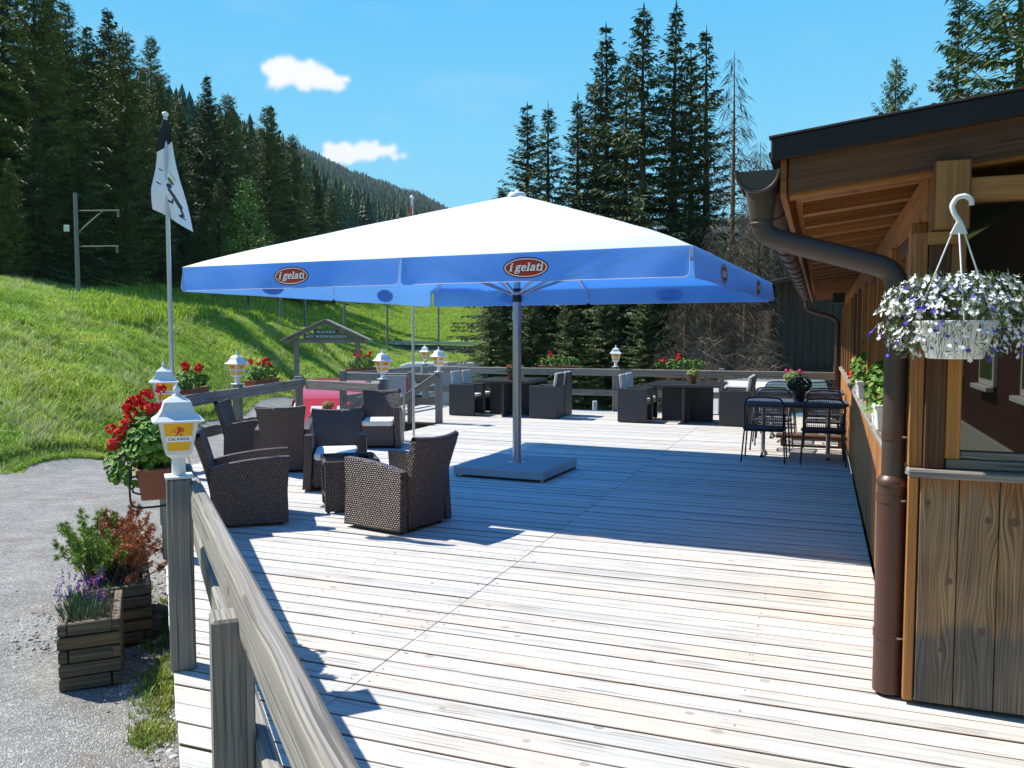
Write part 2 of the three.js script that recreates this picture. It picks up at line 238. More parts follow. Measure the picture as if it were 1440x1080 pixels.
const colH1 = (c, r) => { const P = c.pts; let i = 0; while (i < P.length - 2 && r > P[i + 1][0]) i++; const t = clamp((r - P[i][0]) / (P[i + 1][0] - P[i][0])); return lerp(P[i][1], P[i + 1][1], t); };
const bankFoot = (th) => { const [i, t] = colIdx(th); return lerp(COLS[i].rb, COLS[i + 1].rb, t); };
function terrPolar(th, r) {
  const [i, t] = colIdx(th), q = t * t * (3 - 2 * t) * 0.5 + t * 0.5; let h = lerp(colH1(COLS[i], r), colH1(COLS[i + 1], r), q);
  const x = r * Math.sin(th), z = r * Math.cos(th), out = sstep(bankFoot(th), bankFoot(th) + 6, r);
  h += (fbm(x * 0.35, z * 0.35, 51, 3) - 0.5) * 0.5 * out + (fbm(x * 1.7, z * 1.7, 55, 2) - 0.5) * 0.16 * out + (fbm(x * 0.02, z * 0.02, 57, 4) - 0.5) * clamp((r - 200) / 1000) * 22;
  return h;
}
const polar = (x, z) => { const k = x * FLAT.x + z * FLAT.z, l = x * RT.x + z * RT.z; return [Math.atan2(l, k), Math.hypot(l, k)]; };
const terr = (x, z) => terrPolar(...polar(x, z));
const fromPolar = (th, r) => AK(0, 0).addScaledVector(FLAT, r * Math.cos(th)).addScaledVector(RT, r * Math.sin(th));
const GROUND = (px, k) => { const p = AK(px, k); p.y = terr(p.x, p.z); return p; };

const TH = []; for (let d = -180; d < -70; d += 4) TH.push(d); for (let d = -70; d < 45; d += 0.5) TH.push(d); for (let d = 45; d <= 180; d += 4) TH.push(d); TH[TH.length - 1] = 180;
function latticeGeo(ths, rs, hf) {      // ths in degrees, rs(th) list of radii
  const pos = [], uv = [], idx = [], n = rs(0).length;
  for (const d of ths) { const th = d * Math.PI / 180; for (const r of rs(th)) { const p = fromPolar(th, r); pos.push(p.x, hf(th, r), p.z); uv.push(p.x, p.z); } }
  for (let i = 0; i < ths.length - 1; i++) for (let j = 0; j < n - 1; j++) { const a = i * n + j, b = a + n; idx.push(a, a + 1, b, b, a + 1, b + 1); }
  const g = new THREE.BufferGeometry(); g.setAttribute('position', new THREE.Float32BufferAttribute(pos, 3)); g.setAttribute('uv', new THREE.Float32BufferAttribute(uv, 2)); g.setIndex(idx); g.computeVertexNormals(); return g;
}
{
  const rs = []; for (let r = 1.2; r < 2600; r *= 1.055) rs.push(r); rs.unshift(0.3);
  // meadow colour: fresh and yellowed grass in patches
  const n = 512, map = dataTex(n, n, (i, j) => { const a = pn(i / n * 96, j / n * 96, 96, 96, 61), b = pn(i / n * 14, j / n * 14, 14, 14, 62), c = pn(i / n * 220, j / n * 220, 220, 220, 63), t = clamp(a * 0.4 + b * 0.35 + c * 0.35 - 0.05); return [l2s(lerp(0.07, 0.27, t)), l2s(lerp(0.12, 0.36, t)), l2s(lerp(0.010, 0.03, t))]; }, true, [1 / 14, 1 / 14]);
  const bmp = dataTex(n, n, (i, j) => { const q = (pn(i / n * 256, j / n * 256, 256, 256, 64) * 0.6 + pn(i / n * 80, j / n * 80, 80, 80, 65) * 0.4) * 255; return [q, q, q]; }, false, [1 / 14, 1 / 14]);
  structure('hillside_meadow', latticeGeo(TH, () => rs, (th, r) => terrPolar(th, r) - (r < bankFoot(th) ? 0.05 : 0)), new THREE.MeshStandardMaterial({ map, bumpMap: bmp, bumpScale: 0.12, roughness: 1 }), 'green hillside meadow rising from the yard to the wooded mountain');
  // gravel yard
  const g = 1024, cells = 150, cr = rng(8), pts = Array.from({ length: cells * cells }, () => [cr(), cr(), cr()]);
  const stone = (i, j) => { const x = i / g * cells, y = j / g * cells, xi = Math.floor(x), yi = Math.floor(y); let d1 = 9, d2 = 9, t = 0; for (let a = -1; a <= 1; a++) for (let b = -1; b <= 1; b++) { const cx = (xi + a + cells) % cells, cy = (yi + b + cells) % cells, p = pts[cy * cells + cx], d = Math.hypot(xi + a + p[0] - x, yi + b + p[1] - y); if (d < d1) { d2 = d1; d1 = d; t = p[2]; } else if (d < d2) d2 = d; } return [clamp((d2 - d1) * 2.4), t]; };
  const st = new Float32Array(g * g * 2); for (let j = 0; j < g; j++) for (let i = 0; i < g; i++) { const [a, b] = stone(i, j), o = (j * g + i) * 2; st[o] = a; st[o + 1] = b; }
  const gm = dataTex(g, g, (i, j) => { const o = (j * g + i) * 2, sand = pn(i / g * 9, j / g * 9, 9, 9, 66) * 0.6 + pn(i / g * 40, j / g * 40, 40, 40, 67) * 0.4, t = lerp(0.5, 0.5 + 0.9 * st[o + 1], sstep(0.1, 0.5, st[o])) * (0.66 + 0.55 * sand), bw = 0.55 * sstep(0.62, 0.8, pn(i / g * 5, j / g * 5, 5, 5, 70) * 0.7 + pn(i / g * 30, j / g * 30, 30, 30, 74) * 0.3); return [l2s(lerp(0.375, 0.30, bw) * t), l2s(lerp(0.365, 0.235, bw) * t), l2s(lerp(0.345, 0.19, bw) * t)]; }, true, [1 / 2.4, 1 / 2.4]);
  const gb = dataTex(g, g, (i, j) => { const o = (j * g + i) * 2, q = (sstep(0, 0.8, st[o]) * (0.4 + 0.6 * st[o + 1])) * 255; return [q, q, q]; }, false, [1 / 2.4, 1 / 2.4]);
  const fr = []; for (let i = 0; i <= 46; i++) fr.push(Math.pow(i / 46, 1.6));
  structure('gravel_yard', latticeGeo(TH.filter((d) => d >= -150 && d <= 40), (th) => { const e = (bankFoot(th) + 0.25) * (0.985 + 0.045 * fbm(th * 60, 3, 69, 4)); return fr.map((f) => 0.4 + f * (e - 0.4)); }, (th, r) => terrPolar(th, r) + 0.01 + (fbm(r * Math.sin(th) * 1.4, r * Math.cos(th) * 1.4, 68, 3) - 0.5) * 0.04), new THREE.MeshStandardMaterial({ map: gm, bumpMap: gb, bumpScale: 0.011, roughness: 0.95 }), 'pale grey gravel yard and track beside the terrace');
}
{ const g = new THREE.PlaneGeometry(9.2, 17).rotateX(-Math.PI / 2).translate(-4.2, -0.33, -9.0), p = g.attributes.position; for (let i = 0; i < p.count; i++) if (p.getX(i) < -5 && p.getZ(i) > -2) p.setX(i, -0.1); structure('dark_sheet_under_deck', g, std(0.035, 0.028, 0.022, 1), 'dark sheet added under the terrace boards to darken the gaps'); }  // plain dark sheet added beneath the boards to keep the gaps dark
function instanced(name, geo, mat, mats, cols, label, category) {
  const m = new THREE.InstancedMesh(geo, mat, mats.length); mats.forEach((q, i) => { m.setMatrixAt(i, q); if (cols) m.setColorAt(i, cols[i]); }); m.name = numbered(name); m.castShadow = m.receiveShadow = true; scene.add(m); m.userData = { kind: 'stuff', label, category }; return m;
}
const compose = (p, ry, s, tilt = 0, sy = s) => new THREE.Matrix4().compose(p, new THREE.Quaternion().setFromEuler(new THREE.Euler(tilt, ry, tilt * 0.6, 'YXZ')), V(s, sy, s));

function tuftGeo(n, hgt, spread, wid, seed) { const r = rng(seed), s = new Soup(); for (let i = 0; i < n; i++) { const a = r() * 6.283, o = V(Math.cos(a) * spread * r(), -0.02, Math.sin(a) * spread * r()), lean = 0.15 + r() * 0.55, b = r() * 6.283, h = hgt * (0.55 + r() * 0.6), t = 0.75 + r() * 0.5, side = V(-Math.sin(b), 0, Math.cos(b)), m = o.clone().add(V(Math.cos(b) * lean * h * 0.35, h * 0.6, Math.sin(b) * lean * h * 0.35)), e = o.clone().add(V(Math.cos(b) * lean * h, h * (1 - lean * 0.25), Math.sin(b) * lean * h)), k = [t, t, t]; const w2 = wid / 2, o1 = o.clone().addScaledVector(side, w2), o2 = o.clone().addScaledVector(side, -w2), m1 = m.clone().addScaledVector(side, w2 * 0.8), m2 = m.clone().addScaledVector(side, -w2 * 0.8); s.tri(o1, o2, m1, k); s.tri(o2, m2, m1, k); s.tri(m1, m2, e, k); } return s.geo(); }
{ // long grass on the bank
  const r = rng(404), sets = [[], [], []], cs = [[], [], []], mat = new THREE.MeshPhysicalMaterial({ vertexColors: true, roughness: 0.9, transmission: 0.3, thickness: 0, side: THREE.DoubleSide });
  for (let i = 0; i < 140000; i++) {
    const px = -330 + r() * 1000, th = Math.atan((px - 720) / FPX), f = bankFoot(th), R = f * (0.99 + Math.pow(r(), 1.25) * (px < 180 ? 1.75 : px < 420 ? 1.2 : 0.6)); const p = fromPolar(th, R); p.y = terrPolar(th, R) - 0.03;
    const pat = fbm(p.x * 0.5, p.z * 0.5, 81, 3), hb = fbm(p.x * 0.9, p.z * 0.9, 82, 3), q = r() + (hb - 0.5) * 0.9, v = q < 0.55 ? 0 : q < 0.97 ? 1 : r() < 0.5 ? 2 : 1, s = (0.45 + r() * 0.55) * (0.65 + pat * 0.7) * (R < f * 1.03 ? 0.5 : 1);
    sets[v].push(compose(p, r() * 6.283, s, (r() - 0.5) * 0.3)); const dry = clamp(pat * 1.5 - 0.5 + (r() - 0.5) * 0.7), L = (0.6 + r() * 0.75) * (v === 1 ? 0.8 : 1);
    /* one colour for a whole tuft: its species and how dry it is */ cs[v].push(new THREE.Color().setRGB(...(v === 2 ? [0.46 * L, 0.48 * L, 0.24 * L] : [lerp(0.31, 0.62, dry) * L, lerp(0.50, 0.68, dry) * L, lerp(0.035, 0.11, dry) * L])));
  }
  [tuftGeo(12, 0.42, 0.16, 0.022, 1), tuftGeo(13, 0.32, 0.24, 0.06, 2), tuftGeo(8, 0.62, 0.14, 0.016, 3)].forEach((g, i) => instanced(['bank_grass', 'bank_herbs', 'seeding_grass'][i], g, mat, sets[i], cs[i], ['long green grass covering the bank behind the track', 'broad leaved herbs growing through the bank grass', 'pale seeding stalks standing in the bank grass'][i], ['grass', 'herbs', 'grass'][i]));
  // white umbels
  const um = new Soup(), ur = rng(3); for (let i = 0; i < 16; i++) { const a = ur() * 6.28, d = Math.sqrt(ur()) * 0.07; um.leaf(V(Math.cos(a) * d, 0.62 + ur() * 0.02, Math.sin(a) * d), V(Math.cos(a), 0.1, Math.sin(a)), V(-Math.sin(a), 0, Math.cos(a)), 0.04, 0.035, [0.75, 0.75, 0.68]); } um.leaf(V(0, 0, 0), V(0.05, 1, 0), V(0, 0, 1), 0.62, 0.02, [0.1, 0.2, 0.04]);
  const ml = []; for (let i = 0; i < 420; i++) { const px = -300 + r() * 620, th = Math.atan((px - 720) / FPX), R = bankFoot(th) * (1.05 + r() * 0.95), p = fromPolar(th, R); if (fbm(p.x * 0.4, p.z * 0.4, 83, 3) < 0.5) continue; p.y = terrPolar(th, R); ml.push(compose(p, r() * 6.28, 0.6 + r() * 0.6)); }
  instanced('white_umbel_flowers', um.geo(), M.vcol, ml, null, 'white umbel flowers scattered over the grassy bank', 'flowers');
  // coarse growth on the far meadow, too far to tell blades
  const fm = [[], []], fc = [[], []]; for (let i = 0; i < 26000; i++) { const px = 120 + r() * 640, th = Math.atan((px - 720) / FPX), R = lerp(bankFoot(th) * 1.7, 260, Math.pow(r(), 1.6)), p = fromPolar(th, R); p.y = terrPolar(th, R) - 0.03; const L = 0.75 + r() * 0.55; fm[0].push(compose(p, r() * 6.28, 0.9 + r() * 0.9)); fc[0].push(new THREE.Color().setRGB(0.34 * L, 0.46 * L, 0.035 * L)); }
  instanced('meadow_grass', tuftGeo(22, 0.36, 0.5, 0.045, 5), mat, fm[0], fc[0], 'sunny grass on the slope beyond the railway', 'grass');
  // weeds along the terrace edge and at the foot of the planters
  const wm = [], wc = []; const spots = [[205, 1000, 26, 60], [225, 940, 18, 50], [215, 860, 26, 40], [205, 1035, 12, 14], [240, 900, 12, 60], [190, 815, 22, 18], [232, 990, 14, 60]];
  for (const [x, y, dx, dy] of spots) for (let i = 0; i < 110; i++) { const p = G(x + (r() - 0.5) * 2 * dx, y + (r() - 0.5) * 2 * dy, -0.45); p.y = terr(p.x, p.z); const L = 0.7 + r() * 0.6; wm.push(compose(p, r() * 6.28, 0.05 + r() * r() * 0.2)); const yl = r(); wc.push(new THREE.Color().setRGB(lerp(0.15, 0.34, yl) * L, lerp(0.26, 0.36, yl) * L, 0.05 * L)); }
  instanced('edge_weeds', tuftGeo(12, 0.42, 0.3, 0.05, 6), mat, wm, wc, 'low green weeds sprouting along the terrace edge', 'weeds');
  // loose stones of the yard
  const sg = new THREE.IcosahedronGeometry(1, 1), sp = sg.attributes.position; for (let i = 0; i < sp.count; i++) { const v = V().fromBufferAttribute(sp, i), k = 0.75 + 0.5 * fbm(v.x * 1.3 + 5, v.y * 1.3 + v.z * 2 + 5, 90, 2); sp.setXYZ(i, v.x * k, v.y * k * 0.65, v.z * k); } sg.computeVertexNormals();
  const sm = [], sc = []; for (let i = 0; i < 26000; i++) { const th = (-62 + r() * 40) * Math.PI / 180, R = 2.2 + Math.pow(r(), 1.4) * 7, p = fromPolar(th, R); p.y = terrPolar(th, R) + 0.002; const edge = th > -0.43 ? 1.6 : 1, s = (0.004 + 0.014 * Math.pow(r(), 3.5)) * edge, L = 0.14 + r() * 0.36; sm.push(compose(p, r() * 6.28, s, r() * 0.8)); sc.push(new THREE.Color().setRGB(L, L * 0.97, L * 0.92)); }
  instanced('loose_gravel', sg, std(1, 1, 1, 0.9), sm, sc, 'loose grey stones lying on the yard', 'gravel');
}

// ───────────────────────── trees ─────────────────────────
// a conifer of height 1 unit = H metres; every twig is a small face
function conifer(o) {
  const { H, R, seed, kind = 'spruce', low = 0.06, dens = 1, cols, gaps = 0.12, tw = 1 } = o, r = rng(seed), s = new Soup(), w = new Soup();
  const trunkR = H * 0.0115 + 0.03, lean = V((r() - 0.5) * 0.02, 0, (r() - 0.5) * 0.02), at = (y) => V(lean.x * y + Math.sin(y * 0.5 + seed) * 0.03, y, lean.z * y);
  const tg = []; const seg = 10; for (let i = 0; i < seg; i++) { const y0 = H * i / seg, y1 = H * (i + 1) / seg; tg.push(rod(at(y0), at(y1), trunkR * (1 - i / seg) + 0.01, 7, trunkR * (1 - (i + 1) / seg) + 0.01)); }
  const droopy = kind === 'spruce' ? 0.32 : 0.2, step = (kind === 'spruce' ? 0.34 : 0.32) / dens;
  for (let y = H * low; y < H * 0.985; y += step * (0.7 + r() * 0.6) * (0.55 + 0.6 * (1 - y / H))) {
    const t = y / H, prof = kind === 'spruce' ? (1.05 * Math.pow(1 - t, 1.0)) * (0.5 + 0.5 * sstep(-0.1, 0.2, t + 0.08)) + 0.02 : Math.pow(1 - t, 0.7) * (0.5 + 0.5 * sstep(0, 0.3, t)), n = 5 + Math.floor(r() * 3), a0 = r() * 6.283;
    for (let b = 0; b < n; b++) {
      if (r() < gaps) continue;
      const az = a0 + b / n * 6.283 + (r() - 0.5) * 0.7, L = Math.max(0.12, R * prof * (0.45 + 0.75 * Math.pow(r(), 0.8))), rise = kind === 'spruce' ? lerp(-0.28, 0.75, t * t) : lerp(-0.12, 0.8, t * t), O = at(Math.min(H * 0.99, y + (r() - 0.5) * 0.5)), hd = V(Math.cos(az), 0, Math.sin(az)), sd = V(-Math.sin(az), 0, Math.cos(az));
      const P = (q) => O.clone().addScaledVector(hd, L * q).add(V(0, L * (rise * q - droopy * q * q * (1 - t) + (q > 0.6 ? (q - 0.6) * 0.5 : 0)), 0));
      if (L > 0.5) { const a = P(0), m = P(0.55), e = P(0.95), th = 0.012 + L * 0.008; for (const [p, q, k] of [[a, m, 1], [m, e, 0.6]]) { const up = V(0, th * k, 0), sv = sd.clone().multiplyScalar(th * k); w.tri(p.clone().add(up), p.clone().sub(up), q, [0.07, 0.05, 0.035]); w.tri(p.clone().add(sv), p.clone().sub(sv), q, [0.07, 0.05, 0.035]); } }
      if (kind === 'dead') { const m = Math.ceil(L * 9); for (let i = 0; i < m; i++) { const q = 0.15 + 0.85 * r(), p = P(q), d = hd.clone().multiplyScalar(0.4).addScaledVector(sd, (r() - 0.5) * 2.2).add(V(0, -0.25 - r() * 0.7, 0)).normalize(), k = 0.6 + r() * 0.7, g = r() < (o.green ?? 0); s.leaf(p, d, rdir(r), 0.25 + r() * 0.4, g ? 0.07 : 0.022, g ? [0.03 * k, 0.05 * k, 0.015 * k] : [0.15 * k, 0.11 * k, 0.08 * k], 0.2); } continue; }
      const nt = Math.max(3, Math.ceil(L / (0.155 * tw / dens)));
      for (let i = 0; i < nt; i++) {
        const q = lerp(0.12, 1, (i + r() * 0.8) / nt), p = P(q), c = cols[Math.floor(r() * cols.length)], k = 0.7 + r() * 0.6, cc = [c[0] * k, c[1] * k, c[2] * k], tl = (0.30 + 0.42 * Math.min(1, L / 2) * (1 - q * 0.55)) * (0.7 + r() * 0.6) * (kind === 'larch' ? 0.85 : 1) * lerp(1, tw, 0.85), wd = (kind === 'larch' ? 0.095 : 0.13) * tw * (0.8 + r() * 0.5);
        for (const sg of [-1, 1]) { const d = hd.clone().multiplyScalar(0.75).addScaledVector(sd, sg * (0.5 + r() * 0.7)).add(V(0, (r() - 0.68) * 1.1, 0)).normalize(), up = V((r() - 0.5) * 2.2, 1, (r() - 0.5) * 2.2), sv = new THREE.Vector3().crossVectors(d, up).normalize(); s.leaf(p, d, sv, tl, wd, cc, 0.25); }
        if (r() < 0.75) { const d = V((r() - 0.5) * 0.9, kind === 'larch' ? -0.35 : -1, (r() - 0.5) * 0.9).addScaledVector(hd, 0.35).normalize(); s.leaf(p, d, rdir(r), tl * 0.8, wd, [cc[0] * 0.85, cc[1] * 0.85, cc[2] * 0.85], 0); }
      }
      s.leaf(P(0.9), hd.clone().add(V(0, 0.1, 0)).normalize(), sd, 0.3 * tw, 0.1 * tw, cols[0], 0.1);
    }
  }
  if (kind !== 'dead') s.leaf(at(H * 0.97), V(0, 1, 0), V(1, 0, 0), H * 0.04, 0.08, cols[0]);
  return { H, trunk: merge(tg.map((g) => { const q = g.toNonIndexed(); q.deleteAttribute('uv'); return q; })), limbs: w.geo(), crown: s.geo() };
}
const SPR = [[0.042, 0.074, 0.016], [0.062, 0.096, 0.02], [0.028, 0.056, 0.014], [0.075, 0.115, 0.024]], LAR = [[0.105, 0.145, 0.024], [0.15, 0.18, 0.03], [0.075, 0.11, 0.02], [0.14, 0.18, 0.032]], RLAR = [[0.085, 0.135, 0.022], [0.12, 0.165, 0.028], [0.05, 0.09, 0.02]];
const needle = new THREE.MeshStandardMaterial({ vertexColors: true, roughness: 0.7, side: THREE.DoubleSide }), bark = std(0.075, 0.055, 0.042, 0.95), barkRed = std(0.16, 0.085, 0.05, 0.95);
const KIND = {
  sprA: conifer({ H: 18, R: 3.0, seed: 1, cols: SPR, tw: 0.52 }), sprB: conifer({ H: 18, R: 2.6, seed: 2, cols: SPR, tw: 0.52, gaps: 0.2 }), sprC: conifer({ H: 18, R: 3.5, seed: 3, cols: SPR, tw: 0.52, gaps: 0.16 }),
  hillA: conifer({ H: 22, R: 4.3, seed: 4, tw: 0.85, cols: [...SPR, LAR[0]], kind: 'spruce' }), larA: conifer({ H: 22, R: 4.0, seed: 5, kind: 'larch', cols: LAR, tw: 0.85 }), larB: conifer({ H: 22, R: 3.5, seed: 6, kind: 'larch', cols: LAR, gaps: 0.2 }), larC: conifer({ H: 14, R: 3.4, seed: 7, kind: 'larch', cols: RLAR, dens: 1.1, tw: 0.6 }),
  sprY: conifer({ H: 18, R: 3.6, seed: 21, cols: [[0.075, 0.12, 0.022], [0.11, 0.16, 0.028], [0.05, 0.085, 0.018]], gaps: 0.14, tw: 0.5 }),
  deadA: conifer({ H: 15, R: 2.2, seed: 8, kind: 'dead', cols: SPR, gaps: 0.35, green: 0.12 }), deadB: conifer({ H: 13, R: 2.4, seed: 9, kind: 'dead', cols: SPR, gaps: 0.1, dens: 1.7 }), wisp: conifer({ H: 18, R: 2.3, seed: 10, cols: SPR, gaps: 0.4, dens: 0.9, tw: 0.55 }),
};
const rt = rng(777);
function tree(kind, px, topY, k, name, label, group, wide = 1, barkMat = bark) {
  const K = KIND[kind], p = AK(px, k), y0 = terr(p.x, p.z) - 0.15, h = hAt(topY, k) - y0, t = thing(name, label, 'tree', [p.x, y0, p.z], rt() * 6.283, group), s = h / K.H;
  const tr = part(t, 'trunk', K.trunk, barkMat), lm = part(t, 'limbs', K.limbs, M.vcol), cr = part(t, 'crown', K.crown, needle); lm.userData.kind = cr.userData.kind = 'stuff'; for (const m of [tr, lm, cr]) m.scale.set(s * wide, s, s * wide); return t;
}
{
  const gl = 'conifers on the slope left of the terrace', lb = { larA: 'tall olive green larch in the forest on the hillside', larB: 'slender olive green larch in the forest on the hillside', hillA: 'tall dark spruce in the forest on the hillside' };
  for (const [px, ty, k, kd, w] of [[-70, -60, 52, 'larA', 1], [-20, -90, 60, 'hillA', 1], [18, -75, 52, 'hillA', 1], [62, -60, 50, 'larA', 1], [92, -8, 62, 'hillA', 1], [112, 14, 60, 'larB', 1], [134, 45, 68, 'hillA', 1], [168, 26, 64, 'hillA', 1], [187, 50, 56, 'larA', 1], [220, 61, 76, 'larB', 1], [236, 108, 70, 'larA', 0.9], [262, 155, 86, 'hillA', 1], [296, 113, 80, 'hillA', 1], [330, 137, 84, 'larA', 1], [354, 188, 80, 'larB', 1], [378, 154, 88, 'larB', 1], [391, 154, 91, 'hillA', 0.9], [415, 193, 95, 'larA', 1], [446, 240, 105, 'hillA', 1], [470, 264, 118, 'larA', 1],
    [40, 60, 76, 'hillA', 1], [-5, 40, 80, 'larA', 1], [146, 92, 86, 'larA', 1], [205, 122, 90, 'hillA', 1], [275, 182, 100, 'larB', 1], [314, 186, 100, 'hillA', 1], [366, 212, 106, 'hillA', 1], [404, 232, 116, 'hillA', 1], [432, 258, 122, 'larB', 1], [60, 170, 47, 'hillA', 1.1], [120, 205, 49, 'hillA', 1.1], [24, 225, 45, 'larB', 1], [262, 235, 70, 'hillA', 1.1], [312, 252, 76, 'larA', 1], [232, 262, 63, 'hillA', 1.1], [84, 140, 54, 'hillA', 1], [152, 175, 57, 'larA', 1], [0, 120, 50, 'hillA', 1], [200, 190, 66, 'hillA', 1.1], [340, 275, 84, 'hillA', 1], [384, 265, 92, 'larA', 1], [420, 290, 100, 'hillA', 1], [-40, 140, 46, 'larB', 1], [285, 290, 66, 'hillA', 1], [180, 260, 54, 'larB', 1]]) tree(kd, px, ty, k, kd[0] === 'l' ? 'larch_tree' : 'spruce_tree', lb[kd], gl, w * 1.25);
  for (const [px, ty, k, kd, w] of [[737, 151, 40, 'sprA', 1.15], [767, 151, 38, 'sprB', 1.15], [808, 140, 37, 'sprB', 1.1], [852, 43, 38, 'sprA', 1], [897, 17, 35, 'sprC', 1], [946, 17, 36, 'sprB', 1.05], [972, 66, 39, 'sprA', 0.95], [993, 49, 37, 'wisp', 1.05], [712, 262, 34, 'sprC', 1.2], [832, 120, 42, 'sprC', 1], [875, 90, 40, 'sprB', 1]]) tree(kd, px, ty, k, 'spruce_tree', kd === 'wisp' ? 'thin gappy spruce beside the dead trunk behind the far railing' : 'dark green spruce in the group behind the far railing', kd === 'wisp' ? undefined : 'spruces behind the far railing', w * 1.38);
  for (const [px, ty, k, w] of [[690, 405, 31, 1.7], [745, 395, 31, 1.7], [800, 400, 30, 1.6], [850, 380, 31, 1.5], [905, 395, 29, 1.5]]) tree('sprY', px, ty, k, 'young_spruce', 'young bushy spruce low behind the far railing', 'young spruces behind the far railing', w);
  tree('deadA', 1029, 81, 32, 'dead_spruce', 'tall bare dead spruce with stubby branches beside the green spruces', undefined, 1, barkRed);
  for (const [px, ty, k, w] of [[1062, 205, 27, 1], [1094, 250, 27, 1], [1046, 300, 25, 1.25], [1000, 330, 26, 1.3], [962, 345, 25, 1.2]]) tree('deadB', px, ty, k, 'dead_spruce', 'bare grey dead spruce with tangled twigs by the dark shed', 'dead spruces by the shed', w, barkRed);
  tree('larC', 1245, 92, 34, 'larch_tree', 'small light green larch rising alone over the annex roof', undefined, 0.75);
  tree('sprB', 1332, -25, 33, 'spruce_tree', 'dark spruce beside the big larch over the annex roof', undefined, 1.1);
  tree('larC', 1415, -150, 30, 'larch_tree', 'big feathery larch over the annex roof beside the dark spruce', undefined, 1.15);
  tree('sprA', 1185, 300, 30, 'spruce_tree', 'spruce standing behind the far corner of the annex', undefined, 1.1);
}
{ // a broadleaved tree at the forest edge: light green clumps
  const p = GROUND(350, 68), t = thing('birch_tree', 'light green leafy tree before the dark forest edge', 'tree', [p.x, p.y, p.z]), h = hAt(256, 68) - p.y, r = rng(62), s = new Soup();
  for (let c = 0; c < 46; c++) { const y = 0.28 + 0.7 * r(), R = h * 0.2 * Math.sin(Math.PI * Math.pow(y, 0.8)) + 0.2, a = r() * 6.28, d = Math.sqrt(r()) * R, C = V(Math.cos(a) * d, y * h, Math.sin(a) * d); for (let i = 0; i < 70; i++) { const q = rdir(r).multiplyScalar(0.75 * Math.cbrt(r())).add(C), k = 0.7 + r() * 0.6; s.leaf(q, rdir(r), rdir(r), 0.22, 0.16, [0.13 * k, 0.22 * k, 0.03 * k]); } }
  part(t, 'trunk', rod([0, 0, 0], [0.1, h * 0.7, 0], 0.14, 7, 0.04), bark); part(t, 'crown', s.geo(), needle);
}
{ // the forest far up the mountain: one mass
  const small = (n, seed, jag) => { const s = new Soup(), r = rng(seed); for (let l = 0; l < n; l++) { const y0 = 0.06 + 0.9 * l / n, y1 = y0 + 1.35 / n, R = 0.17 * Math.pow(1 - l / n, 0.85) + 0.012; const a0 = r() * 6.28; for (let i = 0; i < jag; i++) { const a = a0 + i / jag * 6.283, b = a + 6.283 / jag * 0.8, rr = R * (0.7 + r() * 0.6), k = 0.7 + r() * 0.6; s.tri(V(0, Math.min(1, y1), 0), V(Math.cos(a) * rr, y0 - r() * 0.02, Math.sin(a) * rr), V(Math.cos(b) * rr, y0 - r() * 0.03, Math.sin(b) * rr), [k, k, k]); } } return s.geo(); };
  const r = rng(515), far = [], farC = [], mid = [], midC = [];
  for (let i = 0; i < 90000; i++) {
    const px = 60 + r() * 1240, th = Math.atan((px - 720) / FPX), R = Math.exp(lerp(Math.log(150), Math.log(2500), Math.pow(r(), 0.7))), [ci, ct] = colIdx(th);
    const edge = px > 780 ? 160 : px < 330 ? 110 : lerp(130, 300, clamp((px - 330) / 330)); if (R < edge * (0.85 + 0.4 * fbm(px * 0.02, 1, 33, 2))) continue; if (R < 500 && r() < 0.5) continue;
    const p = fromPolar(th, R); p.y = terrPolar(th, R) - 0.5; const h = 13 + r() * 13, L = 0.6 + r() * 0.8, lar = r() < 0.4, c = new THREE.Color().setRGB((lar ? 0.065 : 0.028) * L, (lar ? 0.115 : 0.07) * L, (lar ? 0.022 : 0.024) * L), m = compose(p, r() * 6.28, h, 0, h);
    if (R < 480) { mid.push(m); midC.push(c); } else { far.push(m); farC.push(c); }
  }
  instanced('mid_slope_forest', small(16, 4, 13), needle, mid, midC, 'conifer forest massed on the slope below the ridge', 'forest');
  instanced('far_forest', small(6, 5, 6), needle, far, farC, 'distant conifer forest covering the mountain ridge', 'forest');
}
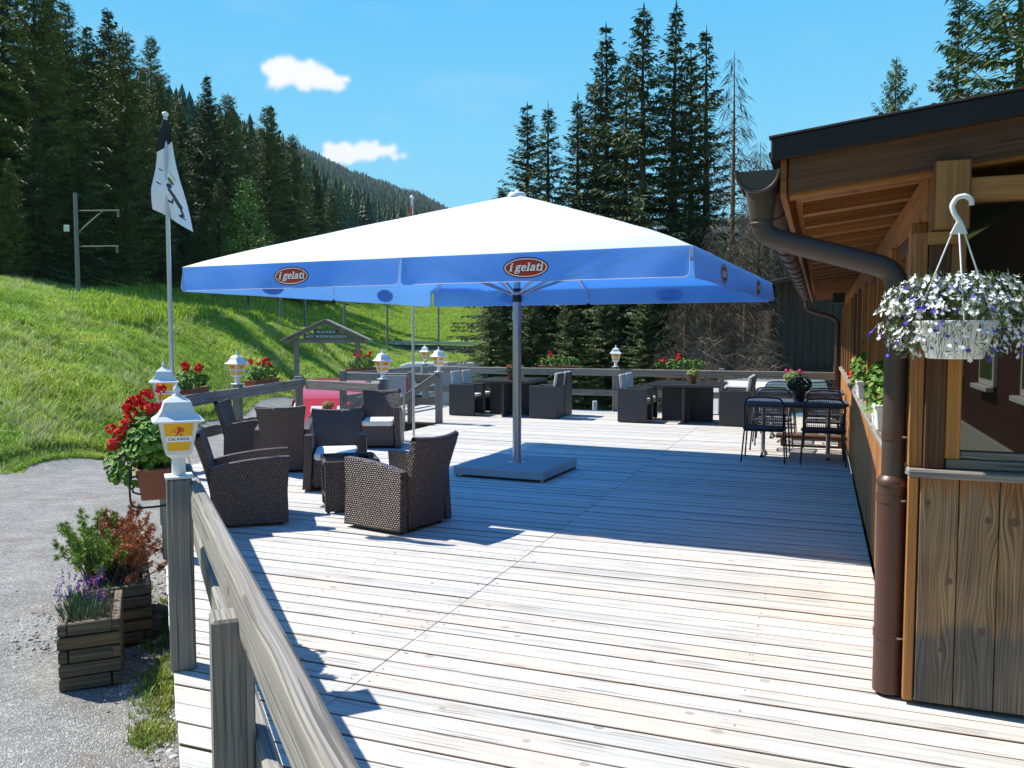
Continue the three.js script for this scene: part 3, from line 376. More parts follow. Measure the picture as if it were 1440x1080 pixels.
// ───────────────────────── terrace deck ─────────────────────────
const C1 = V(-7.3, 0, -7.65), C2 = V(-8.2, 0, -11.7), FARZ = -17.45, WALLX = 0.39;
const edgeX = (z) => { if (z > C1.z) return lerp(0.10, C1.x - 0.06, z / C1.z); if (z > -11.2) return lerp(C1.x, C2.x, (z - C1.z) / (C2.z - C1.z)) - 0.02; if (z > -13.95) return -6.62; return -8.75; };
const deck = thing('terrace_deck', 'weathered silver grey plank terrace with gaps between the boards', 'deck'); deck.userData.kind = 'structure'; delete deck.userData.category;
{
  const r = rng(12), PITCH_Z = 0.151, gap = 0.0065; const seam0 = G(853, 700).x, seam1 = G(596, 882).x, sx = (seam0 + seam1) / 2, seam2 = -5.7;
  const cutLeft = (g, x0) => { const p = g.attributes.position; for (let i = 0; i < p.count; i++) if (p.getX(i) < x0 + 0.02) p.setX(i, edgeX(p.getZ(i)) + (p.getX(i) - x0)); };
  let n = 0;
  for (let z = 0.9; z > FARZ; z -= PITCH_Z, n++) {
    const zc = z - PITCH_Z / 2, xl = zc > 0 ? 0.09 : edgeX(zc), stops = [xl]; for (const s of [seam2, sx]) if (s > xl + 0.5) stops.push(s + (r() - 0.5) * 0.006); stops.push(zc > -4.12 ? 2.6 : WALLX - 0.015);
    for (let i = 0; i < stops.length - 1; i++) {
      const w = PITCH_Z - gap - r() * 0.004, g = cbox(stops[i + 1] - stops[i] - 0.0025, 0.034, w, 0.003)  .translate((stops[i] + stops[i + 1]) / 2, -0.017 + (r() - 0.5) * 0.004, zc + (r() - 0.5) * 0.003);
      const x0 = stops[i] + 0.002; if (i === 0) { const p = g.attributes.position; if (zc < 0 && zc > C1.z) for (let q = 0; q < p.count; q++) if (p.getX(q) < x0 + 0.02) p.setX(q, edgeX(p.getZ(q)) + (p.getX(q) - x0) + (n % 3) * 0.004); }
      { const P = g.attributes.position, N = g.attributes.normal, c = new Float32Array(P.count * 3); for (let q = 0; q < P.count; q++) { const e = Math.abs(N.getZ(q)) > 0.5; c[q * 3] = e ? 0.36 : 1; c[q * 3 + 1] = e ? 0.25 : 1; c[q * 3 + 2] = e ? 0.18 : 1; } g.setAttribute('color', new THREE.BufferAttribute(c, 3)); }   // long edges tinted a darker brown than the tops, so gaps read dark
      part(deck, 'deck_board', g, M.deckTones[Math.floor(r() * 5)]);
    }
  }
  const joists = []; for (let x = -8; x < 2.6; x += 0.62) { let z0 = x > 0.3 ? -3.9 : -17.3; const zs = x > -6.5 ? Math.min(0.8, x < 0 ? x / (C1.x - 0.09) * C1.z - 0.35 : 0.8) : x > -6.9 ? -7.8 : -14.1; if (zs - z0 < 0.3) continue; joists.push(box(x, x + 0.08, -0.22, -0.032, z0, zs, 0.003)); }
  part(deck, 'joists', merge(joists), M.barn);
  part(deck, 'edge_board', beamGeo(V(-0.04, -0.13, -0.12), V(C1.x - 0.03, -0.13, C1.z - 0.1), 0.03, 0.19), M.railTones[1]);
  part(deck, 'edge_board', beamGeo(V(-6.64, -0.13, -13.96), V(-8.75, -0.13, -13.96), 0.03, 0.19), M.barn);
  const screws = []; for (let i = 0; i < 300; i++) { const row = Math.floor(r() * 60), zc = -1.9 - row * PITCH_Z * 1 - PITCH_Z / 2, x = [sx + 0.05, sx - 0.05, -0.3, -2.4, -3.0][Math.floor(r() * 5)]; screws.push(new THREE.CylinderGeometry(0.004, 0.004, 0.002, 6).translate(x + (r() - 0.5) * 0.02, 0.0025, zc + (r() < 0.5 ? 0.04 : -0.04))); }
  const sc = part(deck, 'screw_heads', merge(screws), M.steel); sc.userData.kind = 'stuff';
}

// ───────────────────────── railings ─────────────────────────
function postGeo(p, y0, y1, w, turn) { return cbox(w, y1 - y0, w, 0.009, 'y').rotateY(turn).translate(p.x, (y0 + y1) / 2, p.z); }
const DIA = Math.atan2(-(C1.z), C1.x - 0.09);     // heading of the slanting edge
{
  const along = (t) => V(lerp(0.18, C1.x, t), 0, lerp(0, C1.z, t)), dir = V(C1.x - 0.18, 0, C1.z).normalize(), inn = V(-dir.z, 0, dir.x); if (inn.x < 0) inn.negate();
  const r1 = thing('railing', 'weathered grey timber railing running along the slanting terrace edge by the planters', 'railing'), turn = Math.atan2(-dir.z, dir.x);
  const P0 = V(-1.62, 0, -1.955), PS = [P0, G(263, 937), G(236, 784), G(228, 585, 0.95)];
  PS.forEach((p, i) => { const q = p.clone().sub(along(0)), d = q.dot(dir), c = i ? along(0).addScaledVector(dir, d) : P0; PS[i] = c; part(r1, 'post', postGeo(c, i === 0 ? -0.4 : 0.0, i === 0 ? 0.835 : 0.955, 0.118, turn), M.railTones[1]); });
  const off = inn.clone().multiplyScalar(0.059 + 0.033), B = along(1).add(off).addScaledVector(dir, 0.02);   // the near rail splays a little off the edge
  const Mi = V(-3.13, 0, -3.48), A = V(-0.33, 0, -0.77);
  const rl = (a, b, y, h, w, m) => part(r1, 'rail', beamGeo(a.clone().setY(y), b.clone().setY(y), w, h, 0.012), m);
  rl(A, Mi, 0.85, 0.155, 0.062, M.railTones[0]); rl(Mi.clone().addScaledVector(dir, 0.006).addScaledVector(inn, -0.01), B, 0.848, 0.155, 0.06, M.railTones[2]); rl(A.clone().addScaledVector(dir, 0.4), B, 0.40, 0.14, 0.05, M.railTones[2]);
  part(r1, 'post', postGeo(along(0.985).addScaledVector(inn, 0.02), 0, 0.9, 0.11, turn), M.railTones[1]);
  globalThis.LAMP1 = PS[1].clone(); globalThis.LAMP2 = PS[3].clone();
}
function railing(label, pts, posts, o = {}) {       // pts: top-rail corner points; posts: points; rails on the inside
  const t = thing('railing', label, 'railing'), y = o.y ?? 0.84;
  for (let i = 0; i < pts.length - 1; i++) { const a = pts[i], b = pts[i + 1]; part(t, 'rail', beamGeo(a.clone().setY(y), b.clone().setY(y), 0.06, o.h ?? 0.15, 0.01), M.railTones[(i + (o.m ?? 0)) % 3]); if (o.low !== false) part(t, 'rail', beamGeo(a.clone().setY(0.4), b.clone().setY(0.4), 0.05, 0.13, 0.008), M.railTones[1]); }
  for (const p of posts) part(t, 'post', postGeo(p, o.base ?? 0, 0.955, 0.11, o.turn ?? 0), M.railTones[1]); return t;
}
const off = (a, x, z) => V(a.x + x, 0, a.z + z);
railing('dark timber railing behind the wicker lounge chairs, with geranium boxes outside', [off(C1, 0.1, -0.1), off(C2, 0.08, 0.02)], [off(C1, -0.02, -0.25), V(-7.67, 0, -9.49), off(C2, -0.01, -0.02)], { turn: 0.27 });
const S3 = V(-6.4, 0, -11.25);
railing('short timber railing in front of the red van, beside the terrace steps', [off(C2, 0.16, 0.0), V(S3.x, 0, S3.z)], [V(S3.x + 0.02, 0, S3.z - 0.1)], { low: false, turn: 0, m: 2, y: 0.825 });
const SP = G(616, 595);
{
  const t = railing('timber railing with a sloping handrail going down beside the terrace steps', [V(SP.x, 0, SP.z - 0.08), V(-8.72, 0, SP.z - 0.02)], [V(SP.x + 0.02, 0, SP.z), V(-7.25, 0, SP.z - 0.02), V(-8.72, 0, SP.z)], { m: 2 });
  part(t, 'handrail', beamGeo(V(SP.x + 0.03, 0.88, SP.z + 0.09), V(SP.x - 1.7, -0.22, SP.z + 0.09), 0.05, 0.14, 0.008), M.railTones[0]);
  const u = thing('handrail', 'sloping timber handrail on the near side of the terrace steps', 'handrail'); part(u, 'handrail', beamGeo(V(S3.x - 0.05, 0.86, S3.z - 0.2), V(S3.x - 1.9, -0.3, S3.z - 0.35), 0.05, 0.14, 0.008), M.railTones[0]); part(u, 'post', postGeo(V(S3.x - 1.75, 0, S3.z - 0.42), -1.3, -0.1, 0.1, 0), M.railTones[1]);
  const st = thing('terrace_steps', 'timber steps leading down from the terrace towards the red van', 'steps'); for (let i = 1; i < 6; i++) part(st, 'tread', box(-6.63 - i * 0.3, -6.33 - i * 0.3, -i * 0.19 - 0.04, -i * 0.19, -13.85, -11.45, 0.004, 'z'), M.railTones[0]); for (const z of [-13.75, -11.55]) part(st, 'stringer', beamGeo(V(-6.3, -0.2, z), V(-8.0, -1.28, z), 0.05, 0.22), M.barn);
}
const FZ = -17.35;
{
  railing('long far railing behind the grey dining sets, ending at the annex downpipe', [V(-8.7, 0, FZ), V(-4.0, 0, FZ), V(0.28, 0, FZ)], [V(-8.7, 0, FZ - 0.08), V(-6.3, 0, FZ - 0.08), V(-4.13, 0, FZ - 0.08), V(-1.9, 0, FZ - 0.08)]);
  railing('dark timber railing on the far left side of the terrace with geraniums outside', [V(-8.75, 0, FZ + 0.1), V(-8.75, 0, SP.z - 0.1)], [V(-8.8, 0, -15.6)]);
}

// ───────────────────────── lanterns ─────────────────────────
const panelTex = canvasTex(256, 384, (c, w, h) => {
  c.fillStyle = '#f4b40d'; c.fillRect(0, 0, w, h); c.fillStyle = '#f3f1ee'; c.fillRect(0, h * 0.46, w, h * 0.21);
  c.fillStyle = '#1b2157'; c.font = 'bold 56px sans-serif'; c.textAlign = 'center'; c.textBaseline = 'middle'; c.save(); c.translate(w / 2, h * 0.565); c.scale(0.7, 1); c.fillText('CALANDA', 0, 0); c.restore();
  c.strokeStyle = c.fillStyle = '#c3222a'; c.lineCap = 'round'; c.lineJoin = 'round'; c.lineWidth = 15; const ln = (...p) => { c.beginPath(); c.moveTo(p[0], p[1]); for (let i = 2; i < p.length; i += 2) c.lineTo(p[i], p[i + 1]); c.stroke(); };
  ln(150, 62, 138, 84, 128, 112, 118, 138); c.lineWidth = 24; ln(136, 84, 130, 112); c.lineWidth = 11; ln(150, 60, 168, 68, 158, 80); ln(138, 88, 164, 96, 176, 84); ln(134, 104, 160, 116, 168, 106); ln(126, 130, 150, 146, 146, 166, 160, 168); ln(118, 136, 112, 158, 96, 168); c.lineWidth = 8; ln(116, 128, 96, 116, 84, 96, 96, 76, 110, 84); c.lineWidth = 9; ln(132, 82, 112, 62, 136, 66, 120, 44, 150, 56);
});
const panelMat = new THREE.MeshStandardMaterial({ map: panelTex, roughness: 0.35 });
function lantern() {
  const t = new THREE.Group(); t.name = 'lantern'; const L = (pts) => { const g = new THREE.LatheGeometry(pts.map((p) => new THREE.Vector2(p[0] * 1.414, p[1])), 4).toNonIndexed().rotateY(Math.PI / 4); g.computeVertexNormals(); return g; };
  part(t, 'foot_plate', cbox(0.132, 0.012, 0.132, 0.003).translate(0, 0.006, 0), M.white);
  part(t, 'stem', new THREE.CylinderGeometry(0.033, 0.033, 0.10, 20).translate(0, 0.06, 0), M.white);
  part(t, 'body', L([[0.001, 0.102], [0.036, 0.102], [0.060, 0.122], [0.093, 0.292], [0.001, 0.292]]), M.white);
  part(t, 'hood', L([[0.001, 0.284], [0.116, 0.284], [0.119, 0.292], [0.092, 0.314], [0.074, 0.342], [0.062, 0.382], [0.036, 0.402], [0.026, 0.408], [0.001, 0.409]]), M.white);
  part(t, 'finial', new THREE.LatheGeometry([[0.001, 0.404], [0.026, 0.405], [0.022, 0.416], [0.010, 0.422], [0.017, 0.436], [0.014, 0.452], [0.005, 0.462], [0.003, 0.476], [0.0005, 0.478]].map((p) => new THREE.Vector2(...p)), 16), M.white);
  for (let i = 0; i < 4; i++) {
    const y0 = 0.142, y1 = 0.278, rr = (y) => lerp(0.060, 0.093, (y - 0.122) / 0.17), w = (y) => rr(y) * 0.77, d = (y) => rr(y) + 0.002;
    const g = new THREE.BufferGeometry(); g.setAttribute('position', new THREE.Float32BufferAttribute([-w(y0), y0, d(y0), w(y0), y0, d(y0), w(y1), y1, d(y1), -w(y1), y1, d(y1)], 3)); const k = w(y0) / w(y1) * 0.5; g.setAttribute('uv', new THREE.Float32BufferAttribute([0.5 - k, 0, 0.5 + k, 0, 1, 1, 0, 1], 2)); g.setIndex([0, 1, 2, 0, 2, 3]); g.computeVertexNormals();
    part(t, 'picture_pane', g.rotateY(i * Math.PI / 2), panelMat);
  }
  return t;
}
{
  const proto = lantern(), gl = 'lanterns on the railing posts', lz = (p, y, label, s, turn) => { const t = proto.clone(); t.name = numbered('lantern'); tag(t, label, 'lantern', gl); t.position.set(p.x, y, p.z); t.rotation.y = turn; t.scale.setScalar(s); scene.add(t); };
  const face = (p) => Math.atan2(-p.x, -p.z);
  lz(LAMP1, 0.957, 'white lantern with yellow panes on the post beside the terracotta geranium box', 0.98, face(LAMP1) + 0.05);
  lz(LAMP2, 0.957, 'white lantern with yellow panes half behind the geranium, next to the striped flagpole', 1.0, face(LAMP2));
  const q3 = V(-7.67, 0, -9.49), q4 = V(S3.x - 0.0, 0, S3.z - 0.1);
  lz(q3, 0.957, 'white lantern with yellow panes between two geranium boxes behind the lounge chairs', 1.0, face(q3) + 0.72);
  lz(q4, 0.957, 'white lantern with yellow panes at the head of the steps beside the red van', 1.0, face(q4) + 0.55);
  lz(V(SP.x + 0.02, 0, SP.z), 0.957, 'white lantern with yellow panes on the post above the sloping handrail', 1.0, face(SP) + 0.6);
  lz(V(-8.7, 0, FZ - 0.08), 0.957, 'white lantern at the far left corner, half hidden by the lantern above the handrail', 1.0, 0.2);
  lz(V(-4.13, 0, FZ - 0.08), 0.957, 'white lantern on the far railing between the two dining sets', 1.0, face(V(-4.13, 0, FZ)) + 0.1);
}

// ───────────────────────── wooden annex on the right ─────────────────────────
const annex = thing('wooden_annex', 'timber annex with a low black-edged roof, brown gutter and orange boarding', 'building');
const FRZ = -4.0;
{
  const B = (name, g, m) => part(annex, name, g, m), r = rng(31), slope = 0.118, eaveX = -0.14, ry = (x) => 2.32 + slope * (x - eaveX), BACKZ = -17.7, RX = 3.2;
  // end wall: weathered boards, one texture laid out board by board
  for (let i = 0; i < 10; i++) { const x0 = 0.424 + i * 0.155, g = cbox(0.151, 1.01, 0.025, 0.003, 'y').translate(x0 + 0.0755, 0.53, FRZ - 0.0125 + (r() - 0.5) * 0.004), p = g.attributes.position, uv = g.attributes.uv; for (let k = 0; k < p.count; k++) uv.setXY(k, (p.getX(k) - 0.424 + (i >= 8 ? 0.155 : 0)) , p.getY(k)); B('cladding_board', g, M.panel); }
  B('corner_board', box(0.376, 0.417, 0.02, 1.03, FRZ - 0.06, FRZ - 0.004), M.orange);
  B('backing', box(0.41, 1.95, 0.02, 1.0, FRZ - 0.10, FRZ - 0.03), M.barn);
  B('ledge', box(0.368, 1.96, 1.036, 1.072, FRZ - 0.09, FRZ + 0.055, 0.008), M.railTones[2]);
  B('window_sill', box(0.52, 1.96, 1.075, 1.115, FRZ - 0.14, FRZ - 0.005, 0.006), M.railTones[1]);
  B('corner_post', box(0.432, 0.512, 1.076, 2.10, FRZ - 0.12, FRZ + 0.012, 0.004), M.brown);
  B('post_head', box(0.44, 0.58, 2.102, 2.40, FRZ - 0.14, FRZ + 0.03, 0.006, 'y'), M.orangeTones[2]);
  B('post_block', box(0.42, 0.545, 2.045, 2.099, FRZ - 0.10, FRZ + 0.024, 0.004), M.orangeTones[1]);
  B('corner_post', box(0.372, 0.428, 1.076, 2.10, FRZ - 0.13, FRZ - 0.004, 0.004), M.orangeTones[1]);
  // end window
  const win = B('window', box(0.515, 0.575, 1.118, 2.10, FRZ - 0.10, FRZ - 0.004, 0.004), M.orange);
  part(win, 'frame', box(0.577, 1.94, 2.225, 2.325, FRZ - 0.11, FRZ - 0.002, 0.004), M.orangeTones[3]); part(win, 'frame', box(0.577, 1.94, 1.118, 1.150, FRZ - 0.09, FRZ - 0.02, 0.004), M.railTones[1]); part(win, 'frame', box(1.88, 1.94, 1.152, 2.223, FRZ - 0.1, FRZ - 0.01, 0.004), M.orange);
  part(win, 'pane', box(0.576, 1.879, 1.151, 2.224, FRZ - 0.062, FRZ - 0.056, 0.0005), phys(0.006, 0.006, 0.007, 0.012, { ior: 2.1 }));
  // side wall: boards below the sill, windows between studs above
  const nearN = 28, far = []; for (let i = 0; i < 97; i++) { const z = FRZ - 0.065 - i * 0.14, g = box(WALLX, WALLX + 0.022, 0.004, 0.985, z - 0.137, z, 0.003, 'y'); if (i < nearN) B('wall_board', g, M.orangeTones[Math.floor(r() * 4)]); else far.push(g); }
  B('far_wall_boards', merge(far), M.orange).userData.kind = 'stuff';
  B('sill', box(WALLX - 0.05, 0.56, 0.988, 1.022, BACKZ, FRZ - 0.13, 0.005), M.railTones[0]);
  const studs = [-4.36, -5.55, -6.75, -7.95, -9.15, -10.35, -11.55, -12.75, -13.95, -15.15, -16.35, -17.6];
  studs.forEach((z, i) => B('stud', box(WALLX - 0.005, WALLX + 0.105, 1.024, 2.18, z - 0.05, z + 0.05, 0.005), M.orangeTones[i % 4]));
  for (let i = 0; i < studs.length - 1; i++) {
    const a = studs[i] - 0.051, b = studs[i + 1] + 0.051, w = B('window', box(WALLX + 0.03, WALLX + 0.09, 1.024, 1.09, b, a, 0.004), M.brown); part(w, 'frame', box(WALLX + 0.03, WALLX + 0.09, 2.10, 2.178, b, a, 0.004), M.brown); part(w, 'mullion', box(WALLX + 0.035, WALLX + 0.085, 1.092, 2.098, (a + b) / 2 - 0.03, (a + b) / 2 + 0.03, 0.004), M.orangeTones[2]); part(w, 'pane', box(WALLX + 0.055, WALLX + 0.061, 1.091, 2.099, b + 0.001, a - 0.001, 0.0005), M.glassDark);
  }
  B('purlin', box(0.425, 0.60, 2.18, 2.385, BACKZ, FRZ - 0.142, 0.008), M.orange);
  B('room_wall', box(0.62, RX, 0, 2.3, BACKZ, BACKZ + 0.1), M.brown); B('room_wall', box(RX - 0.1, RX, 0, 2.6, BACKZ + 0.101, FRZ - 0.2), M.brown); B('room_floor', box(0.45, RX - 0.11, -0.3, 0.0, BACKZ + 0.11, FRZ - 0.11), M.barn);
  B('end_wall', box(1.97, RX, 0, 2.32, FRZ - 0.15, FRZ - 0.02), M.brown);
  // roof
  const sl = (g) => { const p = g.attributes.position; for (let i = 0; i < p.count; i++) p.setY(i, p.getY(i) + slope * (p.getX(i) - eaveX)); g.computeVertexNormals(); return g; };
  for (let i = 0, z = FRZ - 0.40; z > BACKZ + 0.2; z -= 0.56, i++) B('rafter', sl(box(eaveX + 0.03, RX - 0.1, 2.315, 2.445, z - 0.045, z + 0.045, 0.005)), M.orangeTones[2]);
  B('barge_board', sl(box(eaveX - 0.012, RX, 2.30, 2.478, FRZ - 0.035, FRZ - 0.002, 0.004)), M.brown);
  B('barge_rafter', sl(box(eaveX - 0.01, RX, 2.285, 2.40, FRZ - 0.13, FRZ - 0.045, 0.004)), M.orangeTones[1]);
  for (let i = 0; i < 17; i++) { const x0 = eaveX - 0.02 + i * 0.2; B('roof_board', sl(box(x0, x0 + 0.196, 2.448, 2.47, BACKZ, FRZ - 0.137, 0.003, 'z')), M.orangeTones[(i * 7) % 4]); }
  B('eave_board', sl(box(eaveX - 0.05, eaveX - 0.022, 2.30, 2.468, BACKZ, FRZ - 0.03, 0.003)), M.orangeTones[1]);
  B('roof_sheet', sl(box(eaveX - 0.10, RX + 0.1, 2.482, 2.50, BACKZ - 0.1, FRZ + 0.02, 0.004)), M.roofEdge);
  B('roof_edge', sl(box(eaveX - 0.09, RX + 0.1, 2.455, 2.555, FRZ + 0.003, FRZ + 0.04, 0.006)), M.roofEdge);
  B('roof_edge_trim', sl(box(eaveX - 0.10, RX + 0.1, 2.557, 2.566, FRZ - 0.02, FRZ + 0.046, 0.002)), M.gutter);
  // gutter with brackets
  const gx = eaveX - 0.145, gy = 2.40, gr = 0.092, z0 = FRZ + 0.06, half = []; for (let i = 0; i <= 14; i++) half.push(Math.PI + i / 14 * Math.PI);
  const shell = (rad, za, zb) => { const pos = [], idx = []; for (const z of [za, zb]) for (const a of half) pos.push(gx + Math.cos(a) * rad, gy + Math.sin(a) * rad, z); const n = half.length; for (let i = 0; i < n - 1; i++) idx.push(i, i + 1, n + i, n + i, i + 1, n + i + 1); const g = new THREE.BufferGeometry(); g.setAttribute('position', new THREE.Float32BufferAttribute(pos, 3)); g.setAttribute('uv', new THREE.Float32BufferAttribute(new Float32Array(pos.length / 3 * 2), 2)); g.setIndex(idx); g.computeVertexNormals(); return g.toNonIndexed(); };
  const gm = M.gutter.clone(); gm.side = THREE.DoubleSide;
  const gut = B('gutter', merge([shell(gr, z0, BACKZ), shell(gr - 0.004, z0, BACKZ), new THREE.CircleGeometry(gr, 20, Math.PI, Math.PI).translate(gx, gy, z0), rod([gx - gr, gy, z0], [gx - gr, gy, BACKZ], 0.009), rod([gx + gr, gy, z0], [gx + gr, gy, BACKZ], 0.006)]), gm);
  part(gut, 'rim', new THREE.TorusGeometry(gr + 0.002, 0.008, 6, 20, Math.PI).rotateZ(Math.PI).translate(gx, gy, z0), gm);
  for (let z = FRZ - 0.2; z > BACKZ; z -= 0.75) part(gut, 'bracket', new THREE.TorusGeometry(gr + 0.006, 0.007, 6, 16, Math.PI).rotateZ(Math.PI).translate(gx, gy, z), M.copper);
  const pz = FRZ - 0.1, px = 0.32;
  const dp = B('downpipe', tube([[gx + 0.01, gy - 0.07, pz], [gx + 0.01, gy - 0.2, pz], [gx + 0.06, gy - 0.285, pz], [px - 0.07, 1.965, pz], [px - 0.01, 1.90, pz], [px, 1.80, pz], [px, 1.5, pz], [px, 1.0, pz]], 0.05, 60, 18), M.gutter);
  part(dp, 'outlet', rod([gx + 0.01, gy - 0.2, pz], [gx + 0.01, gy - 0.06, pz], 0.054, 18, 0.075), M.gutter);
  part(dp, 'stand_pipe', new THREE.LatheGeometry([[0.0635, 0.018], [0.0635, 0.975], [0.069, 0.978], [0.069, 0.995], [0.058, 1.01], [0.050, 1.02]].map((p) => new THREE.Vector2(...p)), 22).translate(px, 0, pz), M.copper);
  for (const [y, rr] of [[0.915, 0.067], [0.285, 0.067], [1.20, 0.053]]) { const c = part(dp, 'clamp', new THREE.CylinderGeometry(rr, rr, 0.035, 22).translate(px, y, pz), M.copper); part(c, 'bolt', rod([px + 0.03, y, pz + rr], [px + 0.12, y, pz + rr - 0.03], 0.006, 6), M.steel); }
  for (const [t, a] of [[0.16, 0], [0.3, 0]]) part(dp, 'joint', new THREE.TorusGeometry(0.052, 0.005, 6, 18).rotateX(Math.PI / 2).translate(gx + 0.01, gy - 0.07 - t * 0.5, pz), M.gutter);
  const fz = BACKZ + 0.3; const dp2 = B('downpipe', tube([[gx, gy - 0.08, fz], [gx, gy - 0.2, fz], [gx + 0.08, gy - 0.28, fz], [px - 0.14, 2.0, fz], [px - 0.03, 1.9, fz], [px - 0.02, 1.6, fz], [px - 0.02, 1.05, fz]], 0.045, 40, 10), M.gutter); part(dp2, 'stand_pipe', rod([px - 0.02, 0, fz], [px - 0.02, 1.06, fz], 0.062, 14), M.copper);
  part(annex, 'speaker', cbox(0.16, 0.14, 0.18, 0.01).translate(0.22, 2.16, -12.4), M.dark);
}
{ // the house beside the terrace, seen only as a reflection in the end window
  const t = thing('red_house', 'dark red timber house with a pale plinth, mirrored in the annex window', 'building', [2.05, 0, 0]), m = wood({ w: 512, h: 256, dark: [0.03, 0.008, 0.006], light: [0.085, 0.02, 0.014], warm: [0.09, 0.03, 0.02], seed: 47, knots: 4 });
  part(t, 'plinth', box(-0.03, 5, -0.45, 0.33, -1.0, 12), M.concrete); part(t, 'wall', box(0.02, 5, 0.332, 3.1, -0.98, 11.9), m);
  for (const z of [1.1, 3.6, 6.2, 8.8]) { const w = part(t, 'window', box(-0.03, 0.018, 1.0, 2.2, z, z + 1.0), M.white); part(w, 'pane', box(-0.034, -0.031, 1.08, 2.12, z + 0.08, z + 0.92, 0.001), M.glassDark); part(w, 'sill', box(-0.12, -0.032, 0.94, 0.998, z - 0.06, z + 1.06), M.white); }
  const g = box(-0.9, 5.6, 3.12, 3.26, -1.6, 12.6), p = g.attributes.position; for (let i = 0; i < p.count; i++) p.setY(i, p.getY(i) + 0.4 * (p.getX(i) + 0.9)); g.computeVertexNormals(); const rf = part(t, 'roof', g, M.brown); part(rf, 'gutter', rod([-0.96, 3.08, -1.6], [-0.96, 3.08, 12.6], 0.07), M.gutter);
}

